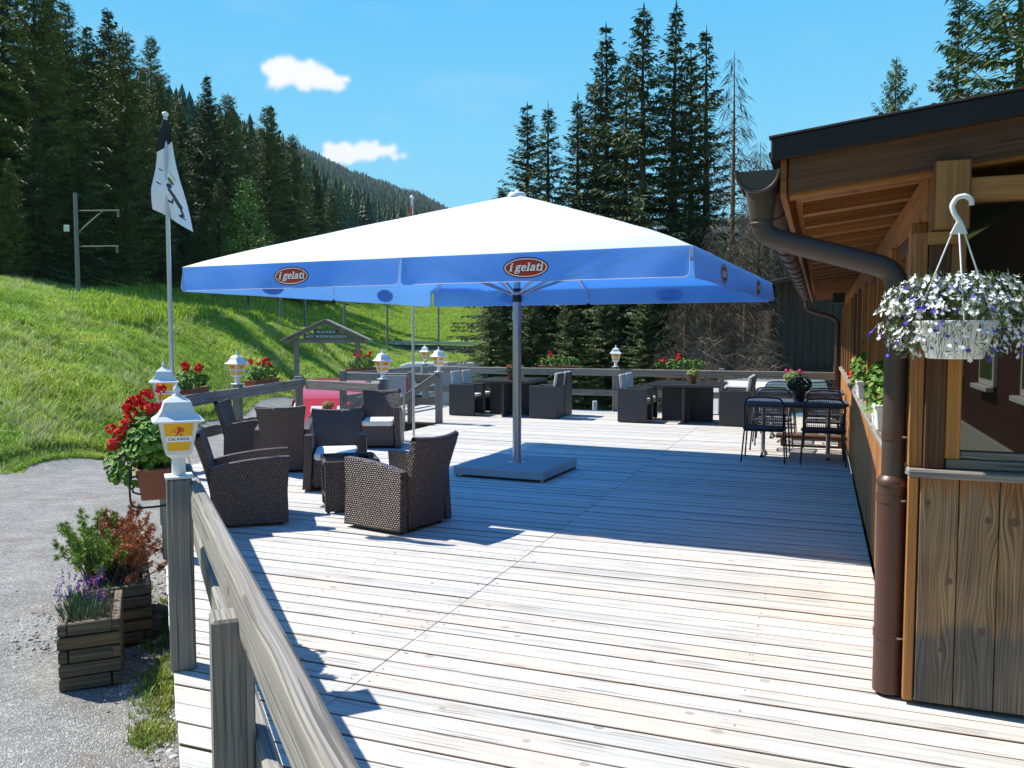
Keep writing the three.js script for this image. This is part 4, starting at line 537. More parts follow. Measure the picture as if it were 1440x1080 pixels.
// ───────────────────────── parasol ─────────────────────────
{
  const c = G(727, 650, 0.125), S = 2.61, HT = 2.345, PK = 3.30, VAL = 0.245, t = thing('parasol', 'large square market parasol with a white top and blue skirt on the terrace', 'parasol', [c.x, 0, c.z], -0.059);
  const fabricTop = phys(0.80, 0.82, 0.86, 0.85, { transmission: 0.6, thickness: 0, side: THREE.DoubleSide }), lining = phys(0.08, 0.40, 1.0, 0.85, { transmission: 0.7, thickness: 0, side: THREE.DoubleSide }), skirt = phys(0.16, 0.45, 0.95, 0.8, { transmission: 0.5, thickness: 0, side: THREE.DoubleSide });
  const surf = (a, b) => { const m = Math.max(Math.abs(a), Math.abs(b)); const dg = 1 - Math.abs(Math.abs(a) - Math.abs(b)) / Math.max(m, 1e-3); return lerp(PK, HT + 0.028, m) - 0.045 * Math.sin(Math.PI * m) * (0.7 - 0.9 * dg) - 0.03 * Math.pow(m, 14); };
  const panel = (q, dy, sc, nm, mt, par) => { const n = 26, pos = [], uv = [], idx = []; for (let i = 0; i <= n; i++) for (let j = 0; j <= n; j++) { const m = Math.pow(i / n, 0.85), s = (j / n * 2 - 1) * m, [a, b] = [[s, m], [m, s], [s, -m], [-m, s]][q], w = (fbm(a * 6 + 9, b * 6 + 9, 101, 3) - 0.5) * 0.016 * m; pos.push(a * S * sc, surf(a, b) + dy + w, b * S * sc); uv.push(a * S, b * S); } for (let i = 0; i < n; i++) for (let j = 0; j < n; j++) { const k = i * (n + 1) + j; idx.push(k, k + 1, k + n + 1, k + 1, k + n + 2, k + n + 1); } const g = new THREE.BufferGeometry(); g.setAttribute('position', new THREE.Float32BufferAttribute(pos, 3)); g.setAttribute('uv', new THREE.Float32BufferAttribute(uv, 2)); g.setIndex(idx); g.computeVertexNormals(); return part(par, nm, g, mt); };
  for (let q = 0; q < 4; q++) { const p = panel(q, 0, 1, 'canopy_panel', fabricTop, t); panel(q, -0.014, 0.996, 'lining', lining, p); }
  const logoTex = canvasTex(512, 256, (x, w, h) => { const e = (rx, ry, f) => { x.beginPath(); x.ellipse(w / 2, h / 2, rx, ry, 0, 0, 7); x.fillStyle = f; x.fill(); }; x.fillStyle = '#5e1418'; x.fillRect(0, 0, w, h); e(250, 122, '#6b1a1c'); e(240, 113, '#efe0d2'); e(226, 100, '#7d1d1c'); e(219, 94, '#b2281f'); x.font = 'italic bold 138px serif'; x.textAlign = 'center'; x.textBaseline = 'middle'; x.save(); x.translate(w / 2, h / 2 - 4); x.scale(0.80, 0.92); x.lineWidth = 16; x.strokeStyle = '#5c1212'; x.strokeText('i gelati', 4, 6); x.fillStyle = '#f4ede6'; x.lineWidth = 5; x.strokeStyle = '#f4ede6'; x.strokeText('i gelati', 0, 0); x.fillText('i gelati', 0, 0); x.restore(); });
  const logoM = new THREE.MeshStandardMaterial({ map: logoTex, roughness: 0.6, side: THREE.DoubleSide }), trimM = std(0.55, 0.55, 0.62, 0.7), r = rng(66);
  for (let q = 0; q < 4; q++) for (const h of [-1, 1]) {
    const len = S - 0.02, sh = new THREE.Shape(), R = 0.045; sh.moveTo(0.01, 0); sh.lineTo(0.012, -VAL + R); sh.quadraticCurveTo(0.016, -VAL, 0.01 + R, -VAL); sh.lineTo(len - R, -VAL); sh.quadraticCurveTo(len - 0.008, -VAL, len - 0.004, -VAL + R); sh.lineTo(len, 0);
    // cloth grid following the outline
    const nx = 40, ny = 7, pos = [], uv = [], idx = [], ph = r() * 9; const xs = [...[0, 0.1, 0.25, 0.45, 0.7].map((q) => q * R)]; for (let i = 0; i <= nx - 10; i++) xs.push(R + (len - 2 * R) * i / (nx - 10)); xs.push(...[0.7, 0.45, 0.25, 0.1, 0].map((q) => len - q * R)); for (let i = 0; i <= nx; i++) for (let j = 0; j <= ny; j++) { let x = xs[i], y = -j / ny * VAL; const ed = Math.min(x, len - x), cut = ed < R ? R - Math.sqrt(Math.max(0, R * R - (R - ed) ** 2)) : 0; y = Math.max(y, -VAL + cut); const wv = (fbm(x * 2.2 + ph, y * 2 + q * 7, 111, 3) - 0.5) * 0.05 * (j / ny) + 0.012 * Math.sin(x * 3.1 + ph) * (j / ny); pos.push(h * (x + 0.004), y, wv + 0.012 * (j / ny)); uv.push(x, y); } for (let i = 0; i < nx; i++) for (let j = 0; j < ny; j++) { const k = i * (ny + 1) + j; idx.push(k, k + 1, k + ny + 1, k + 1, k + ny + 2, k + ny + 1); }
    const g = new THREE.BufferGeometry(); g.setAttribute('position', new THREE.Float32BufferAttribute(pos, 3)); g.setAttribute('uv', new THREE.Float32BufferAttribute(uv, 2)); g.setIndex(idx); g.computeVertexNormals();
    const bot = []; for (let i = 0; i <= nx; i++) { const k = (i * (ny + 1) + ny) * 3; bot.push(V(pos[k], pos[k + 1], pos[k + 2])); }
    const tf = (x) => x.translate(0, HT, S).rotateY(q * Math.PI / 2), v = part(t, 'valance', tf(g), skirt); part(v, 'piping', tf(tube([V(h * 0.012, -0.02, 0), ...bot, V(h * (len - 0.002), -0.02, 0)], 0.0032, 110, 5)), trimM);
    const lx = h * (len * 0.47), lg = new THREE.CircleGeometry(1, 40).scale(0.205, 0.088, 1); { const p = lg.attributes.position; for (let i = 0; i < p.count; i++) { const x = Math.abs(lx + p.getX(i)), y = -0.128 + p.getY(i), jj = -y / VAL; p.setXYZ(i, lx + p.getX(i), y, (fbm(x * 2.2 + ph, y * 2 + q * 7, 111, 3) - 0.5) * 0.05 * jj + 0.012 * Math.sin(x * 3.1 + ph) * jj + 0.012 * jj + 0.004); } }
    lg.computeVertexNormals(); part(v, 'logo', tf(lg), logoM);
  }
  part(t, 'finial', new THREE.LatheGeometry([[0.001, PK + 0.06], [0.014, PK + 0.055], [0.02, PK + 0.035], [0.09, PK + 0.022], [0.11, PK + 0.002], [0.11, PK - 0.03]].map((p) => new THREE.Vector2(...p)), 20), M.white);
  part(t, 'pole', new THREE.CylinderGeometry(0.041, 0.041, PK - 0.2, 24).translate(0, (PK - 0.2) / 2 + 0.1, 0), M.alu);
  const lower = part(t, 'lower_pole', new THREE.CylinderGeometry(0.052, 0.052, 1.96, 24).translate(0, 1.1, 0), M.alu); part(lower, 'collar', new THREE.CylinderGeometry(0.058, 0.058, 0.09, 24).translate(0, 1.88, 0), M.alu);
  const RUN = 2.14, run = part(t, 'runner', new THREE.CylinderGeometry(0.085, 0.085, 0.035, 24).translate(0, RUN, 0), M.alu); part(run, 'ring', new THREE.CylinderGeometry(0.056, 0.056, 0.16, 20).translate(0, RUN - 0.02, 0), M.dark);
  for (let i = 0; i < 8; i++) { const a = i * Math.PI / 4, dx = [0, 1, 1, 1, 0, -1, -1, -1][i], dz = [1, 1, 0, -1, -1, -1, 0, 1][i]; const at = (m) => V(dx * m * S, surf(dx * m, dz * m) - 0.055, dz * m * S); const rb = part(t, 'rib', beamGeo(at(0.03), at(0.985), 0.024, 0.036, 0.003), M.alu); part(rb, 'strut', beamGeo(V(dx * 0.07 / Math.hypot(dx, dz), RUN, dz * 0.07 / Math.hypot(dx, dz)), at(0.52).add(V(0, -0.02, 0)), 0.022, 0.032, 0.003), M.alu); }
  const slab = std(0.30, 0.30, 0.31, 0.8), bs = part(t, 'base_frame', merge([box(-0.565, 0.565, 0.035, 0.125, 0.557, 0.565, 0.002), box(-0.565, 0.565, 0.035, 0.125, -0.565, -0.557, 0.002), box(-0.565, -0.557, 0.035, 0.125, -0.556, 0.556, 0.002), box(0.557, 0.565, 0.035, 0.125, -0.556, 0.556, 0.002), box(-0.55, 0.55, 0.03, 0.05, -0.04, 0.04), box(-0.04, 0.04, 0.03, 0.05, -0.55, 0.55), rod([0, 0.04, 0], [0, 0.13, 0], 0.12, 20)]), M.alu);
  for (const sx of [-1, 1]) for (const sz of [-1, 1]) { part(bs, 'foot', rod([sx * 0.54, 0, sz * 0.54], [sx * 0.54, 0.05, sz * 0.54], 0.02, 8), M.steel); part(bs, 'weight_slab', cbox(0.548, 0.075, 0.548, 0.006).translate(sx * 0.278, 0.09, sz * 0.278), slab); }
}
// ───────────────────────── wicker lounge furniture ─────────────────────────
// uv in metres from the dominant normal, for woven panels
function metricUV(g) { const q = g.index ? g.toNonIndexed() : g; q.computeVertexNormals(); const p = q.attributes.position, uv = new Float32Array(p.count * 2), a = V(), b = V(), c = V(); for (let i = 0; i < p.count; i += 3) { a.fromBufferAttribute(p, i); b.fromBufferAttribute(p, i + 1); c.fromBufferAttribute(p, i + 2); const n = b.clone().sub(a).cross(c.clone().sub(a)), m = [Math.abs(n.x), Math.abs(n.y), Math.abs(n.z)], d = m.indexOf(Math.max(...m)); [a, b, c].forEach((v, k) => { uv[(i + k) * 2] = d === 0 ? v.z : v.x; uv[(i + k) * 2 + 1] = d === 1 ? v.z : v.y; }); } q.setAttribute('uv', new THREE.BufferAttribute(uv, 2)); return q; }
function extrude(pts, depth, bevel = 0.008) { const s = new THREE.Shape(); pts.forEach((p, i) => (i ? s.lineTo(...p) : s.moveTo(...p))); return new THREE.ExtrudeGeometry(s, { depth: depth - 2 * bevel, bevelEnabled: true, bevelThickness: bevel, bevelSize: bevel, bevelSegments: 2, steps: 1 }).translate(0, 0, bevel); }
const armPts = []; { for (let i = 0; i <= 12; i++) { const u = i / 12; armPts.push([lerp(0.345, -0.29, u), 0.605 - 0.012 * Math.cos(u * 3) - 0.10 * Math.pow(u, 1.7)]); } }
function loungeChair() {      // faces +x, base on the floor
  const t = new THREE.Group(); t.name = 'lounge_armchair';
  const side = [[-0.30, 0.035], [0.33, 0.035], [0.325, 0.3], ...armPts, [-0.295, 0.3]];
  for (const s of [-1, 1]) { const g = extrude(side, 0.085); const p = g.attributes.position; for (let i = 0; i < p.count; i++) { const y = p.getY(i); p.setZ(i, s * (p.getZ(i) + 0.235 + 0.03 * Math.pow(1 - y / 0.6, 2))); } if (s < 0) { const ix = g.index; const arr = g.attributes.position.array; if (!ix) for (let i = 0; i < arr.length; i += 9) for (let k = 0; k < 3; k++) { const q = arr[i + 3 + k]; arr[i + 3 + k] = arr[i + 6 + k]; arr[i + 6 + k] = q; } } part(t, 'arm', metricUV(g), M.wicker); }
  // leaning back with a wider, dipped top edge
  { const nx = 14, ny = 14, pos = [], idx = []; const f = (i, j, k) => { const u = i / nx * 2 - 1, v = j / ny, y = 0.035 + v * 0.735, hw = 0.235 + 0.05 * Math.pow(v, 2.2); return [-0.245 - 0.125 * Math.pow(Math.max(0, v - 0.25) / 0.75, 1.5) - 0.035 * (1 - u * u) * v + (k ? -0.06 : 0), y + (v > 0.96 ? 0.02 * u * u : 0), u * hw]; }; for (const k of [0, 1]) for (let i = 0; i <= nx; i++) for (let j = 0; j <= ny; j++) pos.push(...f(i, j, k)); const N = (nx + 1) * (ny + 1), I = (i, j, k) => k * N + i * (ny + 1) + j; for (let i = 0; i < nx; i++) for (let j = 0; j < ny; j++) { idx.push(I(i, j, 0), I(i, j + 1, 0), I(i + 1, j, 0), I(i + 1, j, 0), I(i, j + 1, 0), I(i + 1, j + 1, 0)); idx.push(I(i, j, 1), I(i + 1, j, 1), I(i, j + 1, 1), I(i + 1, j, 1), I(i + 1, j + 1, 1), I(i, j + 1, 1)); } for (let i = 0; i < nx; i++) idx.push(I(i, ny, 0), I(i, ny, 1), I(i + 1, ny, 0), I(i + 1, ny, 0), I(i, ny, 1), I(i + 1, ny, 1)); for (let j = 0; j < ny; j++) { idx.push(I(0, j, 0), I(0, j, 1), I(0, j + 1, 0), I(0, j + 1, 0), I(0, j, 1), I(0, j + 1, 1)); idx.push(I(nx, j, 0), I(nx, j + 1, 0), I(nx, j, 1), I(nx, j + 1, 0), I(nx, j + 1, 1), I(nx, j, 1)); }
    const g = new THREE.BufferGeometry(); g.setAttribute('position', new THREE.Float32BufferAttribute(pos, 3)); g.setIndex(idx); const m = part(t, 'backrest', metricUV(g), M.wicker); const rim = []; for (let i = 0; i <= nx; i++) { const a = f(i, ny, 0), b = f(i, ny, 1); rim.push([(a[0] + b[0]) / 2, a[1] + 0.004, a[2]]); } part(m, 'rim', metricUV(tube(rim, 0.03, 20, 8)), M.wicker); }
  part(t, 'seat', metricUV(new RoundedBoxGeometry(0.56, 0.29, 0.47, 2, 0.012).translate(0.03, 0.185, 0)), M.wicker);
  part(t, 'cushion', new RoundedBoxGeometry(0.56, 0.085, 0.455, 4, 0.035).translate(0.055, 0.372, 0), M.cushion);
  for (const sx of [-1, 1]) for (const sz of [-1, 1]) part(t, 'foot', rod([sx * 0.26 + 0.02, 0, sz * 0.26], [sx * 0.26 + 0.02, 0.05, sz * 0.26], 0.02, 8), M.dark);
  return t;
}
{
  const proto = loungeChair(), grp = 'brown wicker lounge armchairs';
  const put = (p, ang, label) => { const t = proto.clone(); t.name = numbered('lounge_armchair'); tag(t, label, 'armchair', grp); t.position.set(p.x, 0, p.z); t.rotation.y = ang; scene.add(t); };
  const heading = (a, b) => Math.atan2(-(b.z - a.z), b.x - a.x);
  { const N = G(566, 752), L = G(498, 740), R = G(643, 735), c = L.clone().add(R).multiplyScalar(0.5).add(V(-0.06, 0, 0.0)), h = heading(N, L); put(c, h, 'brown wicker armchair with its back to the parasol side, facing the small table'); }
  put(G(350, 730), heading(G(300, 748), G(381, 741)) - 0.1, 'brown wicker armchair pushed up against the slanting railing');
  { const b = G(379, 663), q = heading(G(397, 662), G(418, 636)) ; put(b.clone().add(V(0.08, 0, -0.22)), q, 'brown wicker armchair turned away, between the railing chair and the small table'); }
  put(G(474, 683), heading(G(474, 672), G(466, 712)), 'brown wicker armchair facing the small table from behind it');
  { const b = AK(356, 10.6); put(b, 0.42, 'brown wicker armchair with its back to the geranium boxes on the railing'); }
  put(G(534, 627), heading(G(532, 622), G(512, 648)), 'brown wicker armchair at the head of the steps, its woven back in the sun');
  const table = () => { const t = new THREE.Group(); t.name = 'coffee_table'; const W = 0.25; for (const s of [-1, 1]) part(t, 'side_panel', metricUV(new RoundedBoxGeometry(0.5, 0.44, 0.045, 2, 0.01).translate(0, 0.235, s * (W - 0.022))), M.wicker); part(t, 'shelf', metricUV(new RoundedBoxGeometry(0.49, 0.03, 0.41, 2, 0.01).translate(0, 0.14, 0)), M.wicker); const top = part(t, 'top', metricUV(new RoundedBoxGeometry(0.52, 0.045, 0.52, 2, 0.012).translate(0, 0.465, 0)), M.wicker); part(top, 'glass', cbox(0.47, 0.006, 0.47, 0.001).translate(0, 0.4915, 0), M.tableGlass); for (const sx of [-1, 1]) for (const sz of [-1, 1]) part(t, 'foot', rod([sx * 0.22, 0, sz * 0.23], [sx * 0.22, 0.02, sz * 0.23], 0.015, 8), M.dark); return t; };
  const tp = table(), N = G(456, 723), R = G(506, 720), h1 = heading(N, R), c = N.clone().add(V(Math.cos(h1) * 0.26 + Math.sin(h1) * -0.0, 0, -Math.sin(h1) * 0.26)).add(V(-Math.sin(h1) * 0.25, 0, -Math.cos(h1) * 0.25));
  const t1 = tp.clone(); t1.name = numbered('coffee_table'); tag(t1, 'small brown wicker table with a dark glass top and open shelf', 'table', 'wicker coffee tables'); t1.position.copy(c); t1.rotation.y = h1; scene.add(t1);
  const ash = solo('ashtray', merge([cbox(0.10, 0.025, 0.07, 0.004).translate(0, 0.0125, 0), cbox(0.08, 0.008, 0.05, 0.002).translate(0, 0.029, 0)]), M.dark, 'dark ashtray lying on the small glass topped table', 'ashtray'); ash.position.set(c.x + 0.12, 0.495, c.z - 0.05); ash.rotation.y = 0.3;
  const b = G(462, 628), t2 = tp.clone(); t2.name = numbered('coffee_table'); tag(t2, 'wicker coffee table hidden between the far lounge chairs, carrying a small plant', 'table', 'wicker coffee tables'); t2.position.copy(b); t2.rotation.y = 0.5; scene.add(t2); globalThis.PLANT2 = b;
}

// ───────────────────────── grey woven dining sets ─────────────────────────
function cubeChair() {        // faces +x
  const t = new THREE.Group(); t.name = 'cube_chair'; const D = 0.56, W = 0.52, H = 0.645;
  for (const s of [-1, 1]) part(t, 'arm', metricUV(new RoundedBoxGeometry(D, H - 0.012, 0.045, 2, 0.008).translate(0, H / 2 + 0.006, s * (W / 2 - 0.0225))), M.wickerGrey);
  part(t, 'back', metricUV(new RoundedBoxGeometry(0.05, H - 0.014, W - 0.094, 2, 0.008).translate(-D / 2 + 0.026, H / 2 + 0.006, 0)), M.wickerGrey);
  part(t, 'seat', metricUV(new RoundedBoxGeometry(D - 0.09, 0.05, W - 0.094, 2, 0.008).translate(0.03, 0.36, 0)), M.wickerGrey);
  part(t, 'seat_cushion', new RoundedBoxGeometry(D - 0.1, 0.06, W - 0.10, 3, 0.025).translate(0.03, 0.415, 0), M.cushion);
  const b = part(t, 'back_cushion', new RoundedBoxGeometry(0.07, 0.46, 0.40, 3, 0.03).rotateZ(0.13).translate(-D / 2 + 0.055, 0.675, 0), M.cushionGrey); part(b, 'rear_cover', new RoundedBoxGeometry(0.03, 0.24, 0.38, 2, 0.014).rotateZ(0.13).translate(-D / 2 + 0.005, 0.77, 0), M.wickerGrey);
  for (const sx of [-1, 1]) for (const sz of [-1, 1]) part(t, 'foot', rod([sx * 0.24, 0, sz * 0.24], [sx * 0.24, 0.012, sz * 0.24], 0.014, 8), M.steel); return t;
}
function cubeTable(L) { const t = new THREE.Group(); t.name = 'dining_table'; const top = part(t, 'top', metricUV(new RoundedBoxGeometry(L, 0.055, 1.12, 2, 0.01).translate(0, 0.715, 0)), M.wickerGrey); part(top, 'glass', cbox(L - 0.05, 0.006, 1.07, 0.001).translate(0, 0.747, 0), M.tableGlass); part(t, 'leg_panel', metricUV(new RoundedBoxGeometry(0.05, 0.675, 1.06, 2, 0.008).translate(0, 0.345, 0)), M.wickerGrey); for (const s of [-1, 1]) part(t, 'leg_panel', metricUV(new RoundedBoxGeometry(0.45, 0.675, 0.045, 2, 0.008).translate(s * 0.255, 0.345, 0)), M.wickerGrey); for (const s of [-1, 1]) part(t, 'foot', rod([0, 0, s * 0.5], [0, 0.01, s * 0.5], 0.014, 8), M.steel); return t; }
{
  const cp = cubeChair(), g = 'grey woven cube chairs', set = (xL, xR, zf, where, L) => {
    const cx = (xL + xR) / 2, t = cubeTable(L); t.name = numbered('dining_table'); tag(t, 'grey woven dining table with a dark glass top ' + where, 'table', 'grey woven dining tables'); t.position.set(cx, 0, zf - 0.6); scene.add(t);
    for (const s of [-1, 1]) for (const k of [0, 1]) { const c = cp.clone(); c.name = numbered('cube_chair'); tag(c, 'grey cube chair at the table ' + where + (s < 0 ? ', flagpole side' : ', annex side') + (k ? ', railing end' : ', parasol end'), 'chair', g); c.position.set(s < 0 ? xL + 0.28 : xR - 0.28, 0, zf - 0.26 - k * 0.56); c.rotation.y = s < 0 ? 0 : Math.PI; scene.add(c); } return V(cx, 0, zf - 0.6); };
  const a0 = G(632, 584), a1 = G(782, 590), b0 = G(868, 594), b1 = G(1056, 601);
  globalThis.SETA = set(a0.x, a1.x, (a0.z + a1.z) / 2, 'behind the parasol pole', 1.16); globalThis.SETB = set(b0.x, b1.x, (b0.z + b1.z) / 2, 'beside the metal tables', 1.34);
}

// ───────────────────────── metal bistro furniture ─────────────────────────
function metalChair() {       // faces +z, curved tube back
  const t = new THREE.Group(); t.name = 'metal_chair'; const w = 0.24;
  const mesh = new THREE.MeshStandardMaterial({ color: new THREE.Color().setRGB(0.10, 0.10, 0.105), roughness: 0.5, metalness: 0.4 });
  for (const s of [-1, 1]) { part(t, 'leg', tube([[s * (w + 0.03), 0, 0.24], [s * (w + 0.01), 0.3, 0.20], [s * w, 0.435, 0.18], [s * w, 0.62, 0.05], [s * w, 0.64, -0.16]], 0.011, 24, 7), M.iron); part(t, 'leg', tube([[s * (w + 0.03), 0, -0.30], [s * (w + 0.01), 0.3, -0.24], [s * w, 0.44, -0.21]], 0.011, 12, 7), M.iron); }
  const bk = part(t, 'backrest', tube([[-w, 0.42, -0.20], [-w, 0.62, -0.235], [-w, 0.76, -0.26], [-w + 0.05, 0.835, -0.275], [0, 0.85, -0.28], [w - 0.05, 0.835, -0.275], [w, 0.76, -0.26], [w, 0.62, -0.235], [w, 0.42, -0.20]], 0.012, 50, 8), M.iron);
  const bars = []; for (let i = 0; i < 8; i++) { const y = 0.50 + i * 0.042; bars.push(rod([-w, y, -0.20 - (y - 0.42) * 0.2], [w, y, -0.20 - (y - 0.42) * 0.2], 0.004, 5)); } for (let i = -9; i <= 9; i++) { const x = i * w / 10, y1 = 0.835 - Math.pow(Math.abs(i) / 9, 4) * 0.06; bars.push(rod([x, 0.46, -0.208], [x, y1, -0.275], 0.0035, 5)); } part(bk, 'mesh', merge(bars), mesh).userData.kind = 'stuff';
  const sb = []; for (let i = -8; i <= 8; i++) sb.push(rod([i * w / 8.5, 0.437, -0.2], [i * w / 8.5, 0.437, 0.2], 0.005, 5)); for (let i = -6; i <= 6; i++) sb.push(rod([-w, 0.434, i * 0.032], [w, 0.434, i * 0.032], 0.005, 5)); const st = part(t, 'seat', tube([[-w, 0.43, -0.2], [-w, 0.43, 0.18], [-w + 0.04, 0.43, 0.21], [w - 0.04, 0.43, 0.21], [w, 0.43, 0.18], [w, 0.43, -0.2]], 0.013, 40, 7, true), M.iron); part(st, 'mesh', merge(sb), mesh).userData.kind = 'stuff'; part(t, 'apron', box(-w, w, 0.40, 0.425, -0.215, -0.20, 0.003), M.iron); return t;
}
{
  const cp = metalChair(), g = 'dark metal mesh chairs', rr = rng(15), wood2 = std(0.075, 0.10, 0.15, 0.4), c0 = V(-0.30, 0, -11.85);
  const table = (c, label) => { const t = thing('metal_table', label, 'table', [c.x, 0, c.z], 0.0, 'metal bistro tables'); part(t, 'top', cbox(1.32, 0.035, 0.72, 0.006).translate(0, 0.735, 0), wood2); part(t, 'rim', cbox(1.24, 0.03, 0.64, 0.006).translate(0, 0.70, 0), M.iron); for (const s of [-1, 1]) { part(t, 'leg', rod([s * 0.42, 0.04, 0], [s * 0.42, 0.69, 0], 0.028, 12), M.steel); const f = part(t, 'foot', tube([[s * 0.42, 0.02, -0.30], [s * 0.42, 0.05, 0], [s * 0.42, 0.02, 0.30]], 0.018, 14, 8), M.steel); for (const e of [-1, 1]) part(f, 'pad', rod([s * 0.42, 0, e * 0.30], [s * 0.42, 0.025, e * 0.30], 0.022, 8), M.dark); } return t; };
  table(c0, 'metal bistro table in the parasol shade beside the annex, carrying a dark pot'); const c1 = V(-0.30, 0, -14.0); table(c1, 'metal bistro table in the sun by the annex, carrying pink flowers');
  const put = (c, sx, sz, label) => { const t = cp.clone(); t.name = numbered('metal_chair'); tag(t, label, 'chair', g); t.position.set(c.x + sx * 0.355 + (rr() - 0.5) * 0.04, 0, c.z + sz * 0.55 + (rr() - 0.5) * 0.06); t.rotation.y = (sz > 0 ? Math.PI : 0) + (rr() - 0.5) * 0.12; scene.add(t); };
  for (const [c, w] of [[c0, 'shaded table'], [c1, 'sunny table']]) for (const sz of [1, -1]) for (const sx of [-1, 1]) put(c, sx, sz, 'dark metal mesh chair at the ' + w + (sz > 0 ? ', parasol side' : ', far railing side') + (sx > 0 ? ', next to the annex wall' : ', away from the annex'));
  globalThis.MT = [c0, c1]; part(thing('wooden_step', 'low brown timber step standing on the deck under the metal tables', 'step', [-0.1, 0, -12.95]), 'board', cbox(1.0, 0.05, 0.28, 0.006).translate(0.0, 0.145, 0), M.brown).parent.add(...[-0.4, 0.4].map((x) => { const m = new THREE.Mesh(cbox(0.06, 0.118, 0.24, 0.004, 'y').translate(x, 0.06, 0), M.brown); m.name = 'leg'; return m; }));
}

// ───────────────────────── flowers ─────────────────────────
function leafDisc(s, o, n, size, k, r) { const u = new THREE.Vector3().crossVectors(n, rdir(r)).normalize(), v = new THREE.Vector3().crossVectors(n, u), N = 6, c = o.clone().addScaledVector(n, -size * 0.12); for (let i = 0; i < N; i++) { const a = i / N * 6.283, b = (i + 1) / N * 6.283, ra = size * (i % 2 ? 0.5 : 0.42), rb = size * ((i + 1) % 2 ? 0.5 : 0.42); s.tri(c, o.clone().addScaledVector(u, Math.cos(a) * ra).addScaledVector(v, Math.sin(a) * ra), o.clone().addScaledVector(u, Math.cos(b) * rb).addScaledVector(v, Math.sin(b) * rb), k); } }
const flowerHead = (() => { const s = new Soup(), r = rng(44); for (let i = 0; i < 26; i++) { const d = rdir(r); if (d.y < -0.5) d.y *= -1; const o = d.clone().multiplyScalar(0.034), sv = new THREE.Vector3().crossVectors(d, rdir(r)).normalize(), k = 0.75 + r() * 0.5; for (let q = 0; q < 4; q++) { const a = q * 1.57, dd = sv.clone().applyAxisAngle(d, a).addScaledVector(d, 0.35).normalize(), ss = new THREE.Vector3().crossVectors(d, dd).normalize(); s.leaf(o, dd, ss, 0.02, 0.018, [0.72 * k, 0.012 * k, 0.014 * k]); } } return s.geo(); })();
function bush(t, r, n, cx, cy, cz, rx, ry, rz, size, cols) { const s = new Soup(); for (let i = 0; i < n; i++) { const d = rdir(r), f = 0.45 + 0.55 * Math.cbrt(r()), p = V(cx + d.x * rx * f, cy + d.y * ry * f, cz + d.z * rz * f), nn = d.clone().add(V(0, 0.8, 0)).addScaledVector(rdir(r), 0.7).normalize(), c = cols[Math.floor(r() * cols.length)], k = 0.75 + r() * 0.5; leafDisc(s, p, nn, size * (0.65 + r() * 0.6), [c[0] * k, c[1] * k, c[2] * k], r); } return part(t, 'leaves', s.geo(), M.vcol); }
const GER = [[0.085, 0.20, 0.022], [0.12, 0.26, 0.03], [0.05, 0.13, 0.018], [0.16, 0.28, 0.035]];
function boxGeo(L, W, H, taper = 0.82) { const g = cbox(L, H, W, 0.008), p = g.attributes.position; for (let i = 0; i < p.count; i++) { const f = lerp(taper, 1, p.getY(i) / H + 0.5); p.setX(i, p.getX(i) * lerp(1, f, 0.5)); p.setZ(i, p.getZ(i) * f); } g.computeVertexNormals(); return g.translate(0, H / 2, 0); }
function geranium(p, turn, L, label, seed, heads, o = {}) {
  const r = rng(seed), t = thing(o.name ?? 'geranium_box', label, 'flower box', [p.x, p.y, p.z], turn, o.group), H = o.H ?? 0.17, W = o.W ?? 0.18, pot = part(t, 'box', boxGeo(L, W, H), o.mat ?? M.terracotta);
  part(pot, 'rim', merge([box(-L / 2 - 0.008, L / 2 + 0.008, H - 0.022, H + 0.004, W / 2 - 0.008, W / 2 + 0.008), box(-L / 2 - 0.008, L / 2 + 0.008, H - 0.022, H + 0.004, -W / 2 - 0.008, -W / 2 + 0.008), box(-L / 2 - 0.008, -L / 2 + 0.008, H - 0.022, H + 0.004, -W / 2 + 0.009, W / 2 - 0.009), box(L / 2 - 0.008, L / 2 + 0.008, H - 0.022, H + 0.004, -W / 2 + 0.009, W / 2 - 0.009)]), o.mat ?? M.terracotta);
  part(t, 'soil', box(-L / 2 + 0.02, L / 2 - 0.02, H - 0.05, H - 0.012, -W / 2 + 0.02, W / 2 - 0.02), M.soil);
  const bh = o.bh ?? 0.14; bush(t, r, Math.round((o.n ?? 260) * 1.6 * L), 0, H + bh * 0.75, 0, L * 0.56, bh, W * 0.85, o.leaf ?? 0.047, GER);
  if (o.trail) bush(t, r, o.trail, o.tx ?? 0, H * 1.05, o.tz ?? 0, L * 0.5, 0.13, W * 0.95, o.leaf ?? 0.05, GER);
  heads.forEach(([x, y, z, s = 1]) => { const st = part(t, 'stem', rod([x * 0.8, H, z * 0.6], [x, H + y - 0.02, z], 0.0025, 5), M.leaf), f = part(t, 'flower_head', flowerHead, M.vcol); f.position.set(x, H + y, z); f.scale.setScalar(s); f.rotation.set(x * 9, x * 31 + y * 7, 0); });
  return t;
}
const rowHeads = (r, n, L, y0 = 0.2, W = 0.12) => Array.from({ length: n }, () => [(r() - 0.5) * L, y0 + r() * 0.12, (r() - 0.5) * W, 0.75 + r() * 0.45]);
